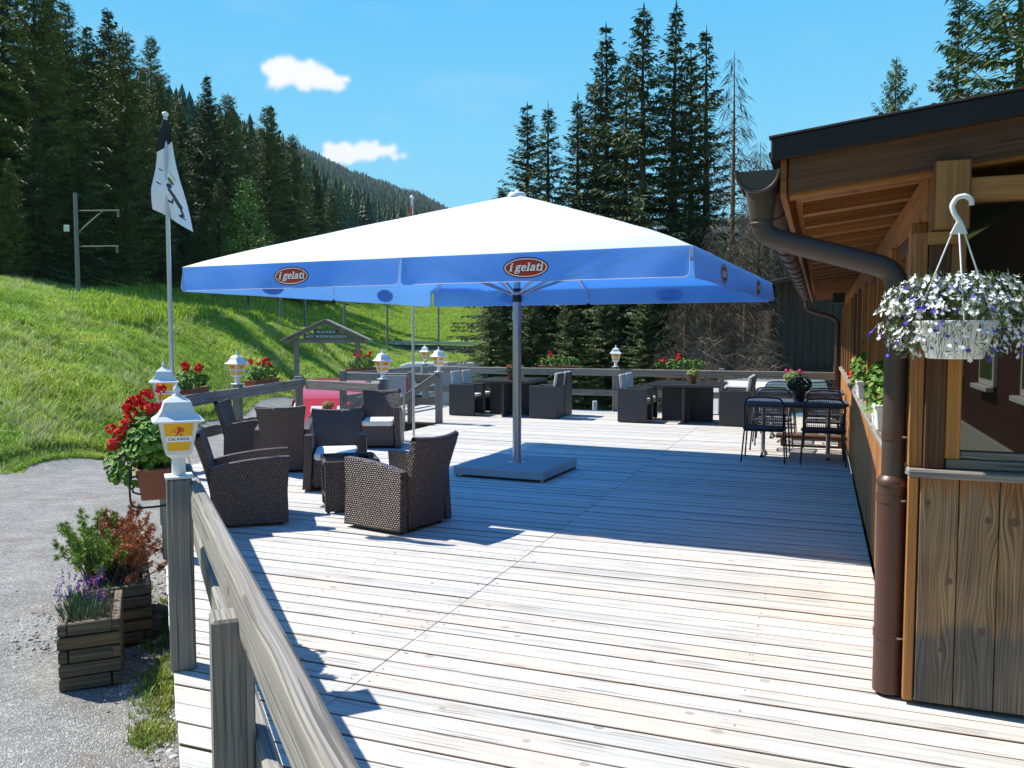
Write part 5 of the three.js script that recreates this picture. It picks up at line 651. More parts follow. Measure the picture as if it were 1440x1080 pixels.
{
  // on the slanting railing beside the near lantern
  const c = G(205, 655, 0.93), dir = V(C1.x - 0.18, 0, C1.z).normalize(), out = V(dir.z, 0, -dir.x); if (out.x > 0) out.negate();
  const base = LAMP1.clone().addScaledVector(dir, 0.5).addScaledVector(out, 0.105), turn = Math.atan2(-dir.z, dir.x), hd = [], r = rng(71);
  const hs = [[-0.02, 0.40, -0.04, 0.95], [0.02, 0.36, -0.1, 1.0], [0.07, 0.33, -0.06, 0.9], [0.02, 0.29, -0.14, 1.0], [-0.04, 0.23, -0.18, 0.95], [0.0, 0.17, -0.22, 1.0], [-0.02, 0.12, -0.26, 0.9], [0.12, 0.31, 0.0, 0.9], [-0.14, 0.34, 0.06, 0.9], [-0.18, 0.31, 0.10, 0.9], [0.22, 0.42, 0.05, 0.8], [-0.06, 0.32, -0.02, 0.9], [0.03, 0.33, -0.16, 0.85], [0.05, 0.20, -0.27, 0.8], [-0.02, 0.36, -0.13, 0.9]];
  geranium(V(base.x, 0.80, base.z), turn, 0.5, 'terracotta box of trailing red geraniums on the railing beside the near lantern', 72, hs.map(([x, y, z, s]) => [x, y * 0.93, z * 0.78, s * 0.92]), { n: 1650, bh: 0.17, trail: 300, W: 0.17, H: 0.16, leaf: 0.042, tz: -0.09 }).children[0];
  { const t = thing('box_bracket', 'thin dark iron bracket holding the terracotta geranium box on the railing', 'bracket', [base.x, 0.6, base.z], turn); for (const x of [-0.2, 0.2]) part(t, 'hook', tube([[x, 0.36, -0.12], [x, 0.17, -0.11], [x, 0.175, 0.10], [x, 0.3, 0.115]], 0.006, 20, 6), M.iron); }
  const rr = rng(73), g2 = 'terracotta geranium boxes along the railings', l2 = { group: g2, n: 300 };
  const e2 = V(C2.x - C1.x, 0, C2.z - C1.z).normalize(), o2 = V(e2.z, 0, -e2.x); if (o2.x > 0) o2.negate(); const t2 = Math.atan2(-e2.z, e2.x);
  const onRail = (f, L, lab, n, sd) => { const q = C1.clone().lerp(C2, f).addScaledVector(o2, 0.14); geranium(V(q.x, 0.79, q.z), t2, L, lab, sd, rowHeads(rr, n, L * 0.9, 0.2), l2); };
  onRail(0.2, 0.9, 'red geranium box outside the railing near the slanting corner, behind the near lantern', 9, 74); onRail(0.74, 0.9, 'red geranium box outside the railing where it bends towards the red van', 8, 75);
  geranium(V(-8.95, 0.79, -15.0), Math.PI / 2, 1.0, 'red geranium box on the far left railing beside the thin flagpole', 76, rowHeads(rr, 7, 0.9, 0.22), l2);
  geranium(V(-5.45, 0.79, FZ - 0.19), 0, 0.9, 'sparse red geranium box on the far railing behind the parasol pole', 77, [[-0.2, 0.28, 0, 1.1], [-0.17, 0.22, 0.03, 1], [-0.35, 0.15, 0, 0.8]], { ...l2, n: 200 });
  geranium(V(-2.75, 0.74, FZ - 0.19), 0, 1.05, 'red geranium box on the far railing behind the grey table by the metal chairs', 78, [[-0.42, 0.2, 0, 1.1], [-0.36, 0.18, 0.04, 1], [-0.05, 0.3, 0, 1.1], [-0.03, 0.24, 0.05, 1], [-0.08, 0.22, 0, 1]], l2);
  // white pots on the annex sill
  geranium(V(0.43, 1.022, -6.2), Math.PI / 2, 0.62, 'white pot of bushy geranium on the annex sill near the downpipe', 79, [[0.32, 0.08, 0.05, 1], [0.34, 0.05, -0.02, 1], [0.25, 0.13, 0.08, 0.9], [0.1, 0.3, 0.05, 0.9]], { mat: M.whitePlastic, n: 520, bh: 0.17, W: 0.17, group: 'white pots on the annex sill', trail: 60 });
  geranium(V(0.43, 1.022, -9.1), Math.PI / 2, 0.62, 'white pot of red geranium farther along the annex sill by the metal tables', 80, [[0.3, 0.06, -0.12, 1.2], [0.33, 0.02, -0.1, 1.1], [0.2, 0.25, 0.02, 1], [0.05, 0.2, -0.1, 0.9]], { mat: M.whitePlastic, n: 460, bh: 0.17, W: 0.17, group: 'white pots on the annex sill', trail: 50 });
  // small table pots
  const small = (p, y, label, lc, s, pm, fl) => { const t = thing('potted_plant', label, 'plant', [p.x, y, p.z]), r = rng(85 + s * 100); part(t, 'pot', new THREE.LatheGeometry([[0.001, 0], [0.05, 0], [0.066, 0.1], [0.07, 0.1], [0.07, 0.115], [0.06, 0.115], [0.058, 0.09], [0.001, 0.09]].map((q) => new THREE.Vector2(q[0] * s, q[1] * s)), 18), pm); const so = new Soup(); for (let i = 0; i < 220; i++) { const d = rdir(r); leafDisc(so, V(d.x * 0.12 * s, (0.18 + d.y * 0.08) * s, d.z * 0.12 * s), d.clone().add(V(0, 0.6, 0)).normalize(), 0.035 * s, lc.map((v) => v * (0.7 + r() * 0.6)), r); } part(t, 'leaves', so.geo(), M.vcol); if (fl) for (let i = 0; i < 7; i++) { const f = part(t, 'flower', flowerHead, fl); f.position.set((r() - 0.5) * 0.2 * s, (0.2 + r() * 0.06) * s, (r() - 0.5) * 0.2 * s); f.scale.setScalar(0.7 * s); } };
  const pink = std(0.7, 0.08, 0.25, 0.7, { side: THREE.DoubleSide });
  small(V(SETB.x + 0.1, 0, SETB.z), 0.751, 'small terracotta pot of yellow green leaves on the grey table by the metal chairs', [0.26, 0.29, 0.07], 1.0, M.terracotta); small(V(SETA.x + 0.02, 0, SETA.z + 0.1), 0.751, 'small terracotta pot with a few red flowers on the table behind the parasol pole', [0.07, 0.1, 0.03], 1.1, M.terracotta, M.redFlower);
  small(V(MT[0].x + 0.04, 0, MT[0].z + 0.1), 0.753, 'dark pot with a dark leafy plant on the shaded metal table', [0.018, 0.035, 0.014], 1.35, M.dark); small(V(MT[1].x - 0.1, 0, MT[1].z + 0.1), 0.753, 'pot of pink flowers on the sunny metal table', [0.16, 0.22, 0.05], 1.25, M.dark, pink);
  small(V(PLANT2.x, 0, PLANT2.z), 0.495, 'small yellow green plant on the hidden wicker table', [0.25, 0.26, 0.06], 0.7, M.terracotta);
}
{ // hanging basket in front of the annex post
  const z = -3.82, c = AZ(1343, 470, z), t = thing('hanging_basket', 'white hanging basket overflowing with white and violet lobelia on the annex post', 'hanging basket', [c.x, 1.56, z]), r = rng(99);
  const pot = part(t, 'pot', new THREE.LatheGeometry([[0.001, 0], [0.10, 0], [0.108, 0.006], [0.112, 0.03], [0.118, 0.034], [0.15, 0.135], [0.158, 0.14], [0.158, 0.155], [0.148, 0.155], [0.14, 0.12], [0.001, 0.12]].map((p) => new THREE.Vector2(...p)), 30), M.whitePlastic); part(pot, 'soil', new THREE.CylinderGeometry(0.135, 0.13, 0.02, 20).translate(0, 0.125, 0), M.soil);
  const top = V(0.0, 0.585 - 0.03, 0), hk = part(t, 'hanger', merge([new THREE.ExtrudeGeometry((() => { const s = new THREE.Shape(); s.moveTo(-0.028, 0); s.lineTo(0.03, 0); s.lineTo(0.012, 0.045); s.lineTo(-0.004, 0.05); s.closePath(); return s; })(), { depth: 0.01, bevelEnabled: true, bevelSize: 0.003, bevelThickness: 0.002, bevelSegments: 1 }).translate(0, 0.51, -0.005)]), M.whitePlastic);
  part(hk, 'hook', tube([[0.005, 0.555, 0], [-0.018, 0.595, 0], [-0.025, 0.625, 0], [-0.008, 0.655, 0], [0.022, 0.66, 0], [0.043, 0.643, 0], [0.044, 0.622, 0]], 0.0105, 30, 8), M.whitePlastic);
  for (const [x, zz] of [[-0.15, 0], [0.01, 0.15], [0.145, -0.02]]) part(t, 'hanger_strap', tube([[x * 0.16, 0.51, zz * 0.1], [x * 0.6, 0.32, zz * 0.6], [x, 0.15, zz]], 0.0035, 10, 6), M.whitePlastic);
  part(t, 'nail', rod([0.02, 0.672, 0.0], [0.02, 0.68, -0.2], 0.004, 6), M.steel);
  const white = new Soup(), vio = new Soup(), lf = new Soup(), stem = new Soup();
  const spot = () => { const a = r() * 6.283, u = r(), el = lerp(-0.75, 0.95, Math.pow(u, 0.75)), R = 0.255 * (0.55 + 0.5 * Math.cbrt(r())), cz = Math.sqrt(Math.max(0.05, 1 - el * el * 0.8)), sq = 1 + 0.16 * Math.sin(a * 2 + 1) + 0.12 * Math.sin(a * 3); return V(Math.cos(a) * R * cz * sq, 0.165 + el * 0.165 + (el < 0 ? -0.04 * r() : 0.03 * r()), Math.sin(a) * R * cz * 0.9); };
  const flower = (s, p, k, q) => { const d = V(p.x, (p.y - 0.1) * 0.5, p.z).normalize().addScaledVector(rdir(r), 0.7).normalize(), u = new THREE.Vector3().crossVectors(d, V(0, 1, 0)).normalize(), dn = new THREE.Vector3().crossVectors(u, d).normalize().negate(); if (dn.y > 0) dn.negate(); for (const [a, l, w] of [[-0.55, 1, 0.55], [0, 1.15, 0.6], [0.55, 1, 0.55], [2.6, 0.55, 0.25], [-2.6, 0.55, 0.25]]) { const dd = dn.clone().multiplyScalar(Math.cos(a)).addScaledVector(u, Math.sin(a)).addScaledVector(d, 0.25).normalize(), t2 = 0.85 + r() * 0.2; s.leaf(p, dd, new THREE.Vector3().crossVectors(dd, d).normalize(), q * l, q * w, k.map((v) => v * t2)); } };
  for (let i = 0; i < 820; i++) { const p = spot(); flower(white, p, [0.82, 0.83, 0.82], 0.0155 + r() * 0.006); }
  for (let i = 0; i < 130; i++) { const p = spot(); if (r() < 0.4) { p.x *= 1.18; p.z *= 1.1; p.y -= 0.02; } flower(vio, p, [0.085, 0.045, 0.42], 0.016 + r() * 0.005); }
  for (let i = 0; i < 2400; i++) { const p = spot().multiply(V(0.95, 1, 0.95)), d = rdir(r).add(V(0, 0.3, 0)).normalize(), k = 0.6 + r() * 0.8; lf.leaf(p, d, rdir(r), 0.022 + r() * 0.014, 0.006, [0.085 * k, 0.14 * k, 0.03 * k]); }
  for (let i = 0; i < 420; i++) { const p = spot(), o = V(p.x * 0.45, 0.15, p.z * 0.45), sd = rdir(r).multiplyScalar(0.0012), m = o.clone().lerp(p, 0.55).add(V(0, 0.03, 0)); for (const [a, b] of [[o, m], [m, p]]) { stem.tri(a.clone().add(sd), a.clone().sub(sd), b, [0.07, 0.10, 0.03]); stem.tri(a.clone().add(sd), b, b.clone().add(sd), [0.07, 0.1, 0.03]); } }
  for (let i = 0; i < 90; i++) { const a = r() * 6.283, p = V(Math.cos(a) * 0.165, 0.14, Math.sin(a) * 0.165); let q = p; for (let k = 0; k < 4; k++) { const n = q.clone().add(V((r() - 0.5) * 0.03 + Math.cos(a) * 0.008, -0.035, (r() - 0.5) * 0.03 + Math.sin(a) * 0.008)), sd = V(-Math.sin(a), 0, Math.cos(a)).multiplyScalar(0.0012); stem.tri(q.clone().add(sd), q.clone().sub(sd), n, [0.045, 0.055, 0.025]); stem.tri(q.clone().add(sd), n, n.clone().add(sd), [0.045, 0.055, 0.025]); q = n; } }
  for (const [n, s] of [['white_flowers', white], ['violet_flowers', vio], ['leaves', lf], ['stems', stem]]) part(t, n, s.geo(), M.vcol).userData.kind = 'stuff';
}
{ // planters on the gravel
  const crate = (name, label, L, W, rows, rowH, p, turn) => { const t = thing(name, label, 'planter', [p.x, p.y, p.z], turn); for (let i = 0; i < rows; i++) { const y = i * rowH, e = i % 2 ? 0.0 : 0.05, jt = (i * 37 % 5 - 2) * 0.004; for (const s of [-1, 1]) { part(t, 'log', box(-L / 2 + (i % 2 ? 0 : 0.05) + jt, L / 2 - (i % 2 ? 0 : 0.05) + jt, y + 0.004, y + rowH - 0.006, s > 0 ? W / 2 - 0.05 : -W / 2, s > 0 ? W / 2 : -W / 2 + 0.05, 0.006, 'x'), M.planter); part(t, 'log', box(s > 0 ? L / 2 - 0.05 : -L / 2, s > 0 ? L / 2 : -L / 2 + 0.05, y + 0.004, y + rowH - 0.006, -W / 2 + (i % 2 ? 0.051 : 0.001), W / 2 - (i % 2 ? 0.051 : 0.001), 0.006, 'z'), M.planter); } } part(t, 'soil', box(-L / 2 + 0.055, L / 2 - 0.055, rows * rowH - 0.12, rows * rowH - 0.035, -W / 2 + 0.055, W / 2 - 0.055), M.soil); return t; };
  const gy = -0.47, A = G(90, 968, gy), Bp = G(166, 962, gy), W = 0.34, ed = V(C1.x - 0.18, 0, C1.z).normalize(), turn = Math.atan2(-ed.x, -ed.z), back = V(-Math.sin(turn), 0, -Math.cos(turn)).multiplyScalar(1); 
  const L1 = 0.62, c1 = A.clone().add(Bp).multiplyScalar(0.5).addScaledVector(back, L1 / 2 - 0.02), hh = 0.083;
  const p1 = crate('planter_crate', 'small weathered timber crate planter with lavender flowers on the gravel', W, L1, 5, hh, V(c1.x, gy - 0.005, c1.z), turn), r = rng(120), s = new Soup(), fl = new Soup();
  for (let i = 0; i < 420; i++) { const o = V((r() - 0.6) * W * 0.75, 5 * hh - 0.05, (r() - 0.5) * L1 * 0.8), d = V((r() - 0.6) * 0.9, 1, (r() - 0.5) * 0.9).normalize(), k = 0.7 + r() * 0.6; s.leaf(o, d, rdir(r), 0.09 + r() * 0.09, 0.008, [0.10 * k, 0.17 * k, 0.07 * k]); }
  for (let i = 0; i < 46; i++) { const o = V((r() - 0.68) * W * 0.85, 5 * hh + 0.06 + r() * 0.1, (r() - 0.5) * L1 * 0.8), pk = r() < 0.25; for (let k = 0; k < 12; k++) { const d = rdir(r); fl.leaf(o.clone().add(V(0, k * 0.004, 0)), d, rdir(r), 0.016, 0.012, pk ? [0.5, 0.12, 0.3] : [0.10, 0.05, 0.28]); } }
  part(p1, 'leaves', s.geo(), M.vcol).userData.kind = 'stuff'; part(p1, 'flowers', fl.geo(), M.vcol).userData.kind = 'stuff';
  // larger planter with a half-dead mountain pine
  const a2 = G(118, 868, -0.36), e2 = c1.clone().addScaledVector(back, L1 / 2 + 0.66).addScaledVector(V(Math.cos(turn), 0, -Math.sin(turn)), 0.13), p2 = crate('planter_box', 'large timber planter behind the crate holding a half brown mountain pine', W * 1.28, 1.15, 5, hh, V(e2.x - 0.05, -0.5, e2.z - 0.02), turn + 0.04);
  const pine = new THREE.Group(); const sh = thing('mountain_pine', 'low mountain pine, half green and half rusty brown, in the large planter', 'shrub', [e2.x - 0.05, -0.14, e2.z], turn), nd = new Soup(), br = [], q = rng(131);
  for (let b = 0; b < 150; b++) {
    const a = q() * 6.283, el = 0.35 + q() * 0.95, len = 0.2 + q() * 0.3, o = V((q() - 0.55) * 0.3, 0, (q() - 0.5) * 0.85), d = V(Math.cos(a) * Math.cos(el) * 0.8, Math.sin(el), Math.sin(a) * Math.cos(el)), e = o.clone().addScaledVector(d, len); br.push(rod(o, e, 0.006, 5, 0.003));
    const dead = e.x * 1.2 - e.z * 0.15 + (q() - 0.5) * 0.22 > -0.03, base = dead ? [0.42, 0.16, 0.06] : [0.22, 0.33, 0.045];
    for (let m = 0; m < 5; m++) { const c = o.clone().lerp(e, 0.55 + m * 0.11).addScaledVector(rdir(q), 0.02), bl = 0.75 + q() * 0.5; for (let i = 0; i < 34; i++) { const dd = rdir(q).addScaledVector(d, 0.45).normalize(), k = bl * (0.65 + q() * 0.6); nd.leaf(c, dd, rdir(q), 0.028 + q() * 0.016, 0.0075, base.map((v) => v * k)); } }
  }
  part(sh, 'branches', merge(br), bark).userData.kind = 'stuff'; part(sh, 'needles', nd.geo(), M.vcol).userData.kind = 'stuff';
}

// ───────────────────────── flags, sign, poles ─────────────────────────
{
  const flagTex = canvasTex(384, 1024, (c, w, h) => {
    c.fillStyle = '#f2f3f6'; c.fillRect(0, 0, w, h); c.fillStyle = '#23242e'; c.beginPath(); c.moveTo(0, 0); c.lineTo(w, 0); c.lineTo(w, h * 0.19); c.lineTo(w * 0.45, h * 0.25); c.lineTo(0, h * 0.36); c.fill();
    c.fillStyle = '#8d7337'; c.beginPath(); c.ellipse(w * 0.60, h * 0.60, w * 0.17, h * 0.026, 0.25, 0, 7); c.fill(); c.fillStyle = '#2a3f86'; c.beginPath(); c.ellipse(w * 0.52, h * 0.655, w * 0.14, h * 0.024, -0.2, 0, 7); c.fill();
    c.strokeStyle = '#4d4b5c'; c.lineCap = 'round'; c.lineWidth = 52; c.beginPath(); c.moveTo(w * 0.5, h * 0.69); c.lineTo(w * 0.68, h * 0.74); c.lineTo(w * 0.8, h * 0.81); c.stroke(); c.lineWidth = 24; c.beginPath(); c.moveTo(w * 0.8, h * 0.81); c.lineTo(w * 0.84, h * 0.89); c.lineTo(w * 0.76, h * 0.91); c.stroke(); c.beginPath(); c.moveTo(w * 0.62, h * 0.78); c.lineTo(w * 0.55, h * 0.82); c.lineTo(w * 0.4, h * 0.815); c.stroke();
    c.strokeStyle = '#26252d'; c.lineWidth = 14; for (const [x, y] of [[0.76, 0.915], [0.34, 0.82], [0.12, 0.53], [0.10, 0.68]]) { c.beginPath(); c.moveTo(w * x, h * y); c.lineTo(w * (x + 0.1), h * (y + 0.004)); c.stroke(); } c.strokeStyle = '#c9a92c'; c.lineWidth = 12; c.beginPath(); c.moveTo(w * 0.55, h * 0.5); c.lineTo(w * 0.86, h * 0.565); c.stroke();
  });
  const k = 7.6, b = AK(241, k), ring = std(0.6, 0.6, 0.62, 0.4, { metalness: 0.6 }), f1 = thing('flagpole', 'slim silver flagpole rising from the railing beside the half hidden lantern', 'flagpole', [b.x, 0, b.z]); const topH = hAt(168, k);
  part(f1, 'pole', rod([0, -0.3, 0], [0, topH, 0], 0.023, 12, 0.018), ring); part(f1, 'finial', new THREE.SphereGeometry(0.03, 12, 8).scale(1, 0.7, 1).translate(0, topH + 0.01, 0), M.white);
  const cloth = (w0, w1, hL, hR, mat, seed) => { const nu = 24, nv = 40, pos = [], uv = [], idx = []; for (let j = 0; j <= nv; j++) for (let i = 0; i <= nu; i++) { const u = i / nu, v = j / nv, x = lerp(w0 * Math.min(1, v * 1.15 + 0.12), w1 * (0.12 + 0.88 * v), u), y = -v * lerp(hL, hR, Math.pow(u, 1.1)), z = 0.035 + 0.05 * Math.sin(u * 7 + v * 2 + seed) * v + 0.02 * Math.sin(v * 9 + u * 4); pos.push(x, y, z); uv.push(u, 1 - v); } for (let j = 0; j < nv; j++) for (let i = 0; i < nu; i++) { const a = j * (nu + 1) + i; idx.push(a, a + nu + 1, a + 1, a + 1, a + nu + 1, a + nu + 2); } const g = new THREE.BufferGeometry(); g.setAttribute('position', new THREE.Float32BufferAttribute(pos, 3)); g.setAttribute('uv', new THREE.Float32BufferAttribute(uv, 2)); g.setIndex(idx); g.computeVertexNormals(); return g; };
  const fl = solo('flag', cloth(-0.115, 0.235, 0.80, 1.0, null, 1), new THREE.MeshStandardMaterial({ map: flagTex, roughness: 0.85, side: THREE.DoubleSide }), 'white flag with a black top and grey ibex hanging from the slim flagpole', 'flag'); fl.position.set(b.x, topH - 0.05, b.z); fl.rotation.y = YAW;
  const k2 = 13.4, b2 = AK(581, k2), h2 = hAt(281, k2), f2 = thing('flagpole', 'thin grey flagpole behind the lanterns, crossing the parasol edge', 'flagpole', [b2.x, 0, b2.z]); part(f2, 'pole', rod([0, -0.4, 0], [0, h2, 0], 0.022, 12, 0.02), ring); part(f2, 'finial', new THREE.SphereGeometry(0.035, 10, 8).translate(0, h2 + 0.01, 0), M.white);
  const red = solo('flag', cloth(-0.09, 0.02, 0.9, 0.95, null, 2), std(0.6, 0.02, 0.015, 0.8, { side: THREE.DoubleSide }), 'red flag hanging on the thin flagpole, mostly hidden by the parasol', 'flag'); red.position.set(b2.x, h2 - 0.12, b2.z); red.rotation.y = YAW;
}
{ // timber gate sign over the track
  const k = 33, a = GROUND(417, k), b = GROUND(503, k), y = (p) => hAt(p, k), c = a.clone().add(b).multiplyScalar(0.5), W = a.distanceTo(b), t = thing('timber_sign_gate', 'timber gate with a little gable roof and a carved farewell sign by the track', 'sign', [c.x, 0, c.z], YAW);
  for (const [s, g] of [[-1, a], [1, b]]) part(t, 'post', box(s * W / 2 - 0.09, s * W / 2 + 0.09, g.y - 0.2, y(474), -0.09, 0.09, 0.01), M.railTones[1]);
  part(t, 'crossbeam', box(-W / 2 - 0.3, W / 2 + 0.3, y(482), y(476), -0.08, 0.08, 0.01), M.railTones[1]);
  const top = y(450), ey = y(479), hw = W / 2 + 0.55; for (const s of [-1, 1]) part(t, 'roof_board', beamGeo(V(0, top, 0), V(s * hw, ey, 0), 0.75, 0.07), M.railTones[0]); for (const s of [-1, 1]) part(t, 'rafter', beamGeo(V(0, top - 0.1, 0.2), V(s * (hw - 0.1), ey - 0.1, 0.2), 0.08, 0.1), M.railTones[1]);
  const tx = (str, w) => canvasTex(w, 96, (x) => { x.fillStyle = '#4b5655'; x.fillRect(0, 0, w, 96); x.fillStyle = '#c9d6d4'; x.font = 'bold 74px serif'; x.textAlign = 'center'; x.textBaseline = 'middle'; x.fillText(str, w / 2, 52, w - 30); });
  for (const [str, w, y0, y1, cw] of [['DANKE', 0.95, 469.5, 463.5, 340], ['AUF WIEDERSEHEN', 1.75, 476, 470, 720]]) { const g = new THREE.PlaneGeometry(w, y(y1) - y(y0)).translate(0, (y(y0) + y(y1)) / 2, 0.116), bd = part(t, 'sign_board', box(-w / 2 - 0.03, w / 2 + 0.03, y(y0) - 0.01, y(y1) + 0.01, 0.085, 0.112), M.railTones[1]); part(bd, 'lettering', g, new THREE.MeshStandardMaterial({ map: tx(str, cw), roughness: 0.8 })); }
}
{ // railway masts, a lamp, a low wall and guard rail
  const mast = (px, k, topY, botY, arms, label, group) => { const p = GROUND(px, k), t = thing('railway_mast', label, 'mast', [p.x, p.y, p.z], YAW, group), h = hAt(topY, k) - p.y; part(t, 'pole', rod([0, -0.3, 0], [0, h, 0], 0.11, 8, 0.09), M.galv ??= std(0.20, 0.19, 0.18, 0.7)); for (const [dy, l, br] of arms) { const yy = h - dy; const a = part(t, 'arm', rod([0, yy, 0], [l, yy + 0.02, 0], 0.03, 6), M.galv); if (br) part(t, 'brace', rod([0, yy - 1.1, 0], [l * 0.62, yy, 0], 0.035, 6), M.galv); part(a, 'insulator', rod([l * 0.97, yy, 0], [l * 0.97, yy - 0.3, 0], 0.05, 6), M.galv); } return t; };
  const m0 = mast(113, 40, 274, 430, [[0.85, 2.1, true], [2.55, 2.0, false]], 'grey railway mast with two arms on the bank before the dark forest'); part(m0, 'plate', box(-0.55, -0.3, 3.2, 3.5, 0.05, 0.1), M.white);
  for (const [px, k, ty, l] of [[396, 62, 400, -1.4], [430, 66, 395, 1.5], [485, 72, 398, 1.6], [545, 80, 408, 0.8], [617, 88, 400, 0.8]]) mast(px, k, ty, 480, [[0.6, l, true]], 'thin dark railway mast on the meadow below the parasol edge', 'railway masts along the meadow');
  const p = GROUND(330, 58), lp = thing('street_lamp', 'curved street lamp at the foot of the meadow near the flagpole', 'street lamp', [p.x, p.y, p.z], YAW); part(lp, 'pole', tube([[0.9, -0.2, 0], [0.9, 1.6, 0], [0.7, 2.2, 0], [0.1, 2.45, 0], [-0.35, 2.45, 0]], 0.05, 30, 7), M.galv); part(lp, 'lamp_head', new RoundedBoxGeometry(0.5, 0.1, 0.18, 2, 0.04).translate(-0.5, 2.44, 0), M.white);
  const a = GROUND(548, 84), b = GROUND(668, 88), w = thing('retaining_wall', 'low dark roadside wall with a rail at the foot of the far meadow', 'wall'); part(w, 'wall', beamGeo(V(a.x, hAt(497, 84), a.z), V(b.x, hAt(499, 88), b.z), 0.5, 1.9), std(0.07, 0.07, 0.075, 0.95)); part(w, 'guard_rail', beamGeo(V(a.x, hAt(481, 84), a.z + 0.1), V(b.x, hAt(483, 88), b.z + 0.1), 0.08, 0.32), M.concrete);
}

// ───────────────────────── vehicles ─────────────────────────
function wheelTo(t, x, y, z, r) { const w = part(t, 'wheel', new THREE.TorusGeometry(r - 0.09, 0.09, 10, 24).translate(0, 0, 0), M.dark); w.position.set(x, y, z); part(w, 'rim', new THREE.CylinderGeometry(r - 0.11, r - 0.11, 0.12, 16).rotateX(Math.PI / 2), M.steel); }
{ // red van, front towards the terrace (+x is its front)
  const p = GROUND(468, 20.2), t = thing('red_van', 'red van parked below the terrace railing, windscreen towards the deck', 'van', [p.x, p.y, p.z], Math.atan2(p.z, -p.x) - 0.12), red = phys(0.46, 0.012, 0.016, 0.32, { clearcoat: 0.8, clearcoatRoughness: 0.08 }), W = 1.72, top = hAt(540, 20.4) - p.y;
  const prof = [[1.9, 0.3], [1.98, 0.5], [1.96, 0.85], [1.75, 1.0], [1.35, 1.08], [0.80, top - 0.32], [0.55, top - 0.25], [-0.2, top - 0.1], [-0.9, top], [-2.3, top], [-2.45, top - 0.1], [-2.5, 0.9], [-2.45, 0.3]];
  const g = extrude(prof, W, 0.05).translate(0, 0, -W / 2), gp = g.attributes.position; for (let i = 0; i < gp.count; i++) { const y = gp.getY(i); gp.setZ(i, gp.getZ(i) * (1 - 0.13 * sstep(0.9, top, y))); } g.computeVertexNormals(); part(t, 'body', g, red);
  const y1 = top - 0.32, quad = (pts, off, mat, nm) => { const q = new THREE.BufferGeometry(); q.setAttribute('position', new THREE.Float32BufferAttribute(pts.flat(), 3)); q.setIndex([0, 1, 2, 0, 2, 3]); q.computeVertexNormals(); return part(t, nm, q, mat); };
  const ws = phys(0.05, 0.075, 0.075, 0.05, { ior: 1.52, side: THREE.DoubleSide }); const wsx = (y) => lerp(1.35, 0.80, (y - 1.08) / (y1 - 1.08)) + 0.066; const s1 = quad([[wsx(1.14), 1.14, 0.76], [wsx(1.14), 1.14, -0.76], [wsx(y1 - 0.03), y1 - 0.03, -0.70], [wsx(y1 - 0.03), y1 - 0.03, 0.70]], 0, ws, 'windscreen');
  for (const z of [0.25, -0.35]) part(s1, 'paper', box(-0.15, 0.15, 0, 0.008, -0.13, 0.13).rotateZ(-0.75).translate(wsx(y1 - 0.22) + 0.012, y1 - 0.22, z), M.white);
  for (const s of [-1, 1]) { const sw = quad([[1.2, 1.12, s * 0.872], [0.0, 1.12, s * 0.872], [0.0, y1, s * 0.845], [0.78, y1, s * 0.845]], 0, ws, 'side_window'); part(t, 'side_window', box(-2.2, -0.2, 1.12, y1, s > 0 ? 0.80 : -0.87, s > 0 ? 0.87 : -0.80), M.glassDark); part(t, 'headlight', new THREE.SphereGeometry(0.14, 14, 10).scale(0.5, 0.8, 1).translate(1.94, 0.75, s * 0.62), M.white); part(t, 'mirror', new RoundedBoxGeometry(0.08, 0.2, 0.16, 2, 0.03).translate(1.05, 1.2, s * 1.0), M.dark); for (const x of [1.25, -1.6]) wheelTo(t, x, 0.31, s * 0.8, 0.31); }
  part(t, 'bumper', box(1.97, 2.09, 0.32, 0.52, -0.84, 0.84, 0.03), M.dark); for (const z of [0.15, -0.2]) part(t, 'aerial', rod([0.2, top - 0.16, z], [-0.05, top + 0.08, z + 0.05], 0.008, 5), M.dark);
}
